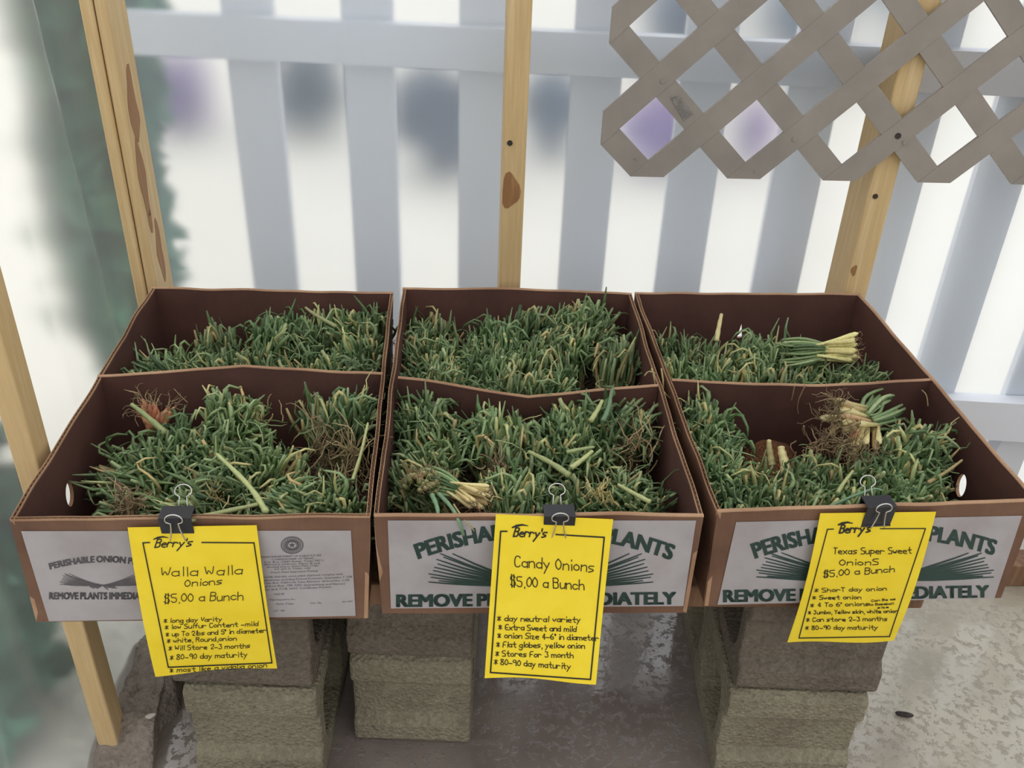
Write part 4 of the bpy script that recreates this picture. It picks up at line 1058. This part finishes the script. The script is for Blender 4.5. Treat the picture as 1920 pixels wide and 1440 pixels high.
# bunches lying with their bulbs showing
def lying(mesh3, px, py, z, axis_px, label, sc=1.0, names=('leaves', 'bulbs', 'roots'), group='onion bunches showing their bulbs', spin=0):
    P = atz(px, py, RIM+z); Q = atz(px+axis_px[0], py+axis_px[1], RIM+z+axis_px[2])
    zax = (Q-P).normalized(); x = zax.cross(Vector((0,0,1))); x = x.normalized() if x.length > .05 else Vector((1,0,0)); y = zax.cross(x)
    Rm = Matrix((x, y, zax)).transposed() @ Matrix.Rotation(spin, 3, 'Z')
    o = empty('onion_bunch', (0,0,0), label, 'onion bunch', group)
    o.matrix_basis = Matrix.Translation(P) @ Rm.to_4x4() @ Matrix.Scale(sc, 4)
    for nm, me in zip(names, mesh3):
        ch = bpy.data.objects.new(nm, me); COL.objects.link(ch); ch.parent = o
lying(PROT['bulb'][0], 1585, 655, -.020, (-70, 5, -.01), 'onion bunch on its side with yellow bulbs fanned out, rear of Texas sign box', .95)
lying(PROT['bulb'][1], 1600, 800, -.010, (60, -30, -.028), 'onion bunch with cream bulbs and hairy roots uppermost, front half of the Texas sign box', 1.15, spin=.6)
lying(PROT['bulb'][0], 892, 930, -.030, (-60, -22, .0), 'pale yellow onion bulbs lying behind the front panel, Candy sign box', .7)
# bundle of dark root knobs on the upturned bunch
rr = random.Random(77)
o = empty('onion_bunch', atz(808, 905, RIM-.03), 'upturned onion bunch, brown bulb ends facing out, front of Candy sign box', 'onion bunch', 'onion bunches showing their bulbs')
c_ = atz(806, 905, RIM-.035); kb = MB(); rt = MB()
for k in range(70):
    a = rr.uniform(0, 6.28); q = math.sqrt(rr.random())*.036
    p = c_ + Vector((q*math.cos(a), q*math.sin(a)*.75 - .006, .020*(1-(q/.036)**2)))
    d = Vector((math.cos(a)*q*14, math.sin(a)*q*14-.5, 1)).normalized()
    kb.tube([p-d*.02, p-d*.006, p, p+d*.004], [.003,.0036,.0042,.0015], 6)
    for s_ in range(3):
        pts = [p]; dd = d.copy()
        for _ in range(4): dd = (dd+Vector((rr.gauss(0,.7), rr.gauss(0,.7), rr.gauss(0,.5)))).normalized(); pts.append(pts[-1]+dd*.003)
        rt.tube(pts, [.0008,.0007,.0006,.0005,.0003], 3)
kb.build('bulbs', M['stalk'], o, smooth=True); rt.build('roots', M['root'], o)

# ------------------------------------------------------------------ loose pieces
def loose(name, pts, rad, mat, label, cat='onion leaf', group='loose leaves and stalks'):
    P = [atz(x, y, RIM+z) for x, y, z in pts]
    # smooth
    Q = [tuple(p) for p in P]
    for _ in range(2):
        if len(Q) < 3: break
        q = [Q[0]]
        for a, b_ in zip(Q, Q[1:]):
            q += [tuple(a[k]*.75+b_[k]*.25 for k in range(3)), tuple(a[k]*.25+b_[k]*.75 for k in range(3))]
        q.append(Q[-1]); Q = q
    n_ = len(Q); r_ = [rad*.85*(1-.5*k/(n_-1))*(1 if 0 < k < n_-1 else .5)*(1+.10*math.sin(k*2.1)) for k in range(n_)]
    m = MB(); m.tube(Q, r_, 7); o = m.build(name, M[mat], smooth=True); tag(o, label, cat, group); return o
loose('loose_stalk', [(500,962,-.012),(470,912,-.005),(405,850,-.004)], .0052, 'lime', 'thick pale green stalk lying slantwise over the front onions, Walla Walla sign box', 'onion stalk')
loose('loose_stalk', [(345,978,-.004),(410,962,-.004),(485,945,-.008)], .0048, 'lime', 'pale green stalk lying along the front rim, Walla Walla sign box', 'onion stalk')
loose('loose_stalk', [(310,812,-.035),(275,780,-.022),(245,757,-.012)], .0062, 'lime', 'yellow-green stalk sticking up beside reddish bulbs, Walla Walla sign box', 'onion stalk')
loose('loose_stalk', [(660,905,-.03),(678,850,-.018),(690,792,.0)], .0036, 'lime', 'thin stalk with reddish end leaning on the side panel, Walla Walla sign box', 'onion stalk')
loose('loose_stalk', [(630,612,.004),(590,590,.006),(572,576,.008)], .0042, 'lime', 'bright yellow-green stalk lying on the rear onions, Walla Walla sign box', 'onion stalk')
loose('loose_stalk', [(1068,892,-.008),(1035,868,-.006),(990,846,-.008)], .0056, 'lime', 'flat yellowish stalk lying across the front half, Candy sign box', 'onion stalk')
loose('loose_stalk', [(1070,878,-.02),(1092,862,-.014),(1112,845,-.006)], .0050, 'lime', 'green and yellow stalk pair lying in the middle, Candy sign box', 'onion stalk')
loose('loose_stalk', [(1062,848,-.012),(1090,842,-.008),(1115,838,-.006)], .0038, 'lime', 'short yellowish stalk above the stalk pair, Candy sign box', 'onion stalk')
loose('loose_stalk', [(1220,942,-.008),(1190,926,-.004),(1158,908,-.006)], .0044, 'lime', 'pale stalk lying on the bunch by the front corner, Candy sign box', 'onion stalk')
loose('loose_stalk', [(1107,790,-.006),(1120,770,.0),(1130,750,.006)], .0050, 'lime', 'yellowing leaf standing near the divider, Candy sign box', 'onion stalk')
loose('loose_leaf', [(1130,790,-.006),(1142,765,.002),(1146,735,.008),(1150,728,.01)], .0046, 'bluegreen', 'bright green leaf folded over the divider, Candy sign box')
loose('loose_leaf', [(822,925,-.012),(848,952,-.002),(862,980,-.004),(870,1005,-.03)], .0036, 'bluegreen', 'blue-green leaf hanging over the front rim onto the printed word, Candy sign box')
loose('loose_leaf', [(810,928,-.014),(820,950,-.004),(822,968,-.003)], .0042, 'bluegreen', 'short blue-green leaf reaching the front rim, Candy sign box')
loose('loose_leaf', [(850,945,-.008),(868,972,-.002),(890,996,-.022)], .0016, 'straw', 'thin dry thread hanging over the front rim, Candy sign box')
loose('loose_stalk', [(1343,640,-.03),(1348,612,-.012),(1353,588,.0)], .0060, 'bulb', 'cream stalk standing upright by the back panel, Texas sign box', 'onion stalk')
loose('loose_leaf', [(1480,632,-.03),(1472,618,-.01),(1478,595,.004)], .0026, 'bluegreen', 'slim leaf standing above the rear onions, Texas sign box')
loose('loose_bulb', [(1448,872,-.075),(1444,850,-.060),(1442,838,-.050),(1442,824,-.040)], .0068, 'bulb', 'small upright cream bulb on the bare soil, further from the sign, Texas sign box', 'onion bulb', 'loose bulbs')
loose('loose_bulb', [(1474,890,-.07),(1472,870,-.062),(1466,850,-.052),(1464,836,-.044)], .0100, 'bulb', 'fat cream bulb on the bare soil beside the hairy roots, Texas sign box', 'onion bulb', 'loose bulbs')
loose('loose_stalk', [(1740,905,-.035),(1775,885,-.03),(1805,862,-.022)], .0036, 'straw', 'tan stalk pointing at the handle hole, Texas sign box', 'onion stalk')
loose('loose_stalk', [(1570,925,-.04),(1582,905,-.032),(1600,882,-.03)], .0040, 'lime', 'light green stalk among the front row onions, Texas sign box', 'onion stalk')
loose('loose_leaf', [(1555,950,-.03),(1600,930,-.02),(1640,915,-.015),(1655,920,-.014)], .0030, 'bluegreen', 'long light green leaf curling behind the binder clip, Texas sign box')
for k, pts in enumerate([[(300,694,.004),(318,720,-.02),(338,742,-.03),(352,755,-.035)], [(298,692,.004),(290,712,-.012),(300,725,-.02)]]):
    loose('root_thread', pts, .0011, 'root', ['long thin root trailing down the divider, Walla Walla sign box', 'short root tuft on the divider edge, Walla Walla sign box'][k], 'root', 'roots hanging on the dividers')
for k, pts in enumerate([[(1490,722,.003),(1484,752,-.035),(1472,785,-.07)], [(1510,722,.003),(1492,760,-.04),(1503,797,-.08)]]):
    loose('root_thread', pts, .0013, 'root', ['straight root hanging from the divider, Texas sign box', 'kinked root hanging from the divider, Texas sign box'][k], 'root', 'roots hanging on the dividers')
loose('root_thread', [(1740,762,-.03),(1738,740,-.012),(1728,731,-.01)], .0012, 'straw', 'hooked dry thread by the divider end, Texas sign box', 'root', 'roots hanging on the dividers')
for k, pts in enumerate([[(1222,690,.01),(1230,720,-.01),(1226,760,-.03)], [(1240,690,.012),(1245,725,-.01),(1238,765,-.04)], [(1228,700,.012),(1216,695,.008),(1208,705,.002)]]):
    loose('straw_blade', pts, .0018, 'straw', ['straw blade hanging in the divider corner, inner one, Candy sign box', 'straw blade hanging in the divider corner, next to the side panel, Candy sign box', 'short straw blade curling over the divider corner, Candy sign box'][k], 'straw', 'straw in the divider corner')
# reddish bulbs bundle in the first box
o = empty('onion_bulb_cluster', atz(270, 812, RIM-.06), 'cluster of reddish orange bulbs at the dark corner by the divider, Walla Walla sign box', 'onion bulbs')
P = atz(272, 812, RIM-.062); m = MB(); m2 = MB()
for k in range(14):
    a = rr.uniform(-1.1, .5); d = Vector((math.sin(a)*-.9-.3, .2+rr.gauss(0,.2), .55+.25*math.cos(a))).normalized(); q = P+Vector((rr.gauss(0,.008)+.01, rr.gauss(0,.008), rr.gauss(0,.004)))
    L = rr.uniform(.03,.048); m.tube([q, q+d*L*.4, q+d*L*.75, q+d*L], [.003,.0036,.0046,.0015], 6)
    for s_ in range(3):
        pts = [q+d*L]; dd = d.copy()
        for _ in range(5): dd = (dd+Vector((rr.gauss(0,.6), rr.gauss(0,.6), rr.gauss(0,.5)))).normalized(); pts.append(pts[-1]+dd*.006)
        m2.tube(pts, [.0007,.0006,.0005,.0005,.0004,.0003], 3)
m.build('bulb', M['orange'], o, smooth=True); m2.build('roots', M['root'], o)
# soil on the bottom of the third box and in the middle box
def soil(px, py, z, rx, ry, h, label, mat='soil'):
    P = atz(px, py, z); m = MB(); N, K = 28, 8; vs = []
    for k in range(K):
        f = 1-k/K
        for q in range(N):
            a = 2*math.pi*q/N; e = 1+.22*noise.noise((math.cos(a)*1.5, math.sin(a)*1.5, px))
            x, y = rx*f*e*math.cos(a), ry*f*e*math.sin(a)
            vs.append(P+Vector((x, y, h*(1-f*f) + (.006*noise.noise((x*60, y*60, px)) if k else -.001))))
    vs.append(P+Vector((0,0,h))); fs = [(k*N+q, k*N+(q+1) % N, (k+1)*N+(q+1) % N, (k+1)*N+q) for k in range(K-1) for q in range(N)] + [((K-1)*N+q, (K-1)*N+(q+1) % N, len(vs)-1) for q in range(N)]
    m.add(vs, fs); o = m.build('loose_soil', M[mat], smooth=True, fixn=True); tag(o, label, 'soil', kind='stuff')
soil(1435, 878, BOT+.004, .055, .07, .05, 'patch of reddish soil on the box bottom around the loose bulbs, Texas sign box')
soil(1120, 690, BOT+.004, .055, .05, .03, 'brown soil and root litter beside the tight pale bunch, rear of Candy sign box', 'dirt')
# brown root mats seen beside the tall bunches
def roots(px, py, z, rx, rz, label, n=70, seed=0, mat='root'):
    n = int(n*.55); rx *= .8; rz *= .62; rr = random.Random(seed); P = atz(px, py, RIM+z); m = MB()
    for k in range(n):
        pts = [P+Vector((rr.gauss(0,rx*.5), rr.gauss(0,rx*.35), rr.gauss(0,rz*.5)))]; d = Vector((rr.gauss(0,.3), rr.gauss(0,.3), rr.choice((-1,1)))).normalized()
        for _ in range(8): d = (d+Vector((rr.gauss(0,.28), rr.gauss(0,.28), rr.gauss(0,.25)))).normalized(); pts.append(pts[-1]+d*rz*.22)
        m.tube(pts, [.0010]*4+[.0008]*3+[.0005]*2, 4)
    o = m.build('root_tangle', M[mat]); tag(o, label, 'roots', 'tangles of dry roots', kind='stuff')
roots(615, 840, -.055, .030, .055, 'tangle of dry brown roots below the tall bunches at the divider, Walla Walla sign box', 90, 1)
roots(660, 870, -.060, .026, .045, 'hairy grey-brown root mat by the side panel, Walla Walla sign box', 90, 2)
roots(240, 950, -.050, .024, .030, 'brown root ball at the front rim near the handle hole, Walla Walla sign box', 110, 3)
roots(480, 790, -.045, .030, .030, 'pale roots fanned under the leaning bunch at the divider, Walla Walla sign box', 40, 4, 'straw')
roots(1195, 845, -.045, .028, .045, 'dry straw-coloured tangle by the side panel, Candy sign box', 70, 5)
roots(1125, 925, -.025, .018, .020, 'curled straw-coloured roots between the two front bunches, Candy sign box', 60, 6, 'straw')
roots(925, 868, -.05, .030, .030, 'brown roots under the big dark bunch, Candy sign box', 60, 7)
roots(1545, 835, -.05, .045, .022, 'dark hairy roots trailing from the cream bulbs, Texas sign box', 130, 8)
roots(405, 925, -.035, .022, .02, 'dry tan scraps in the middle of the front onions, Walla Walla sign box', 40, 9, 'straw')
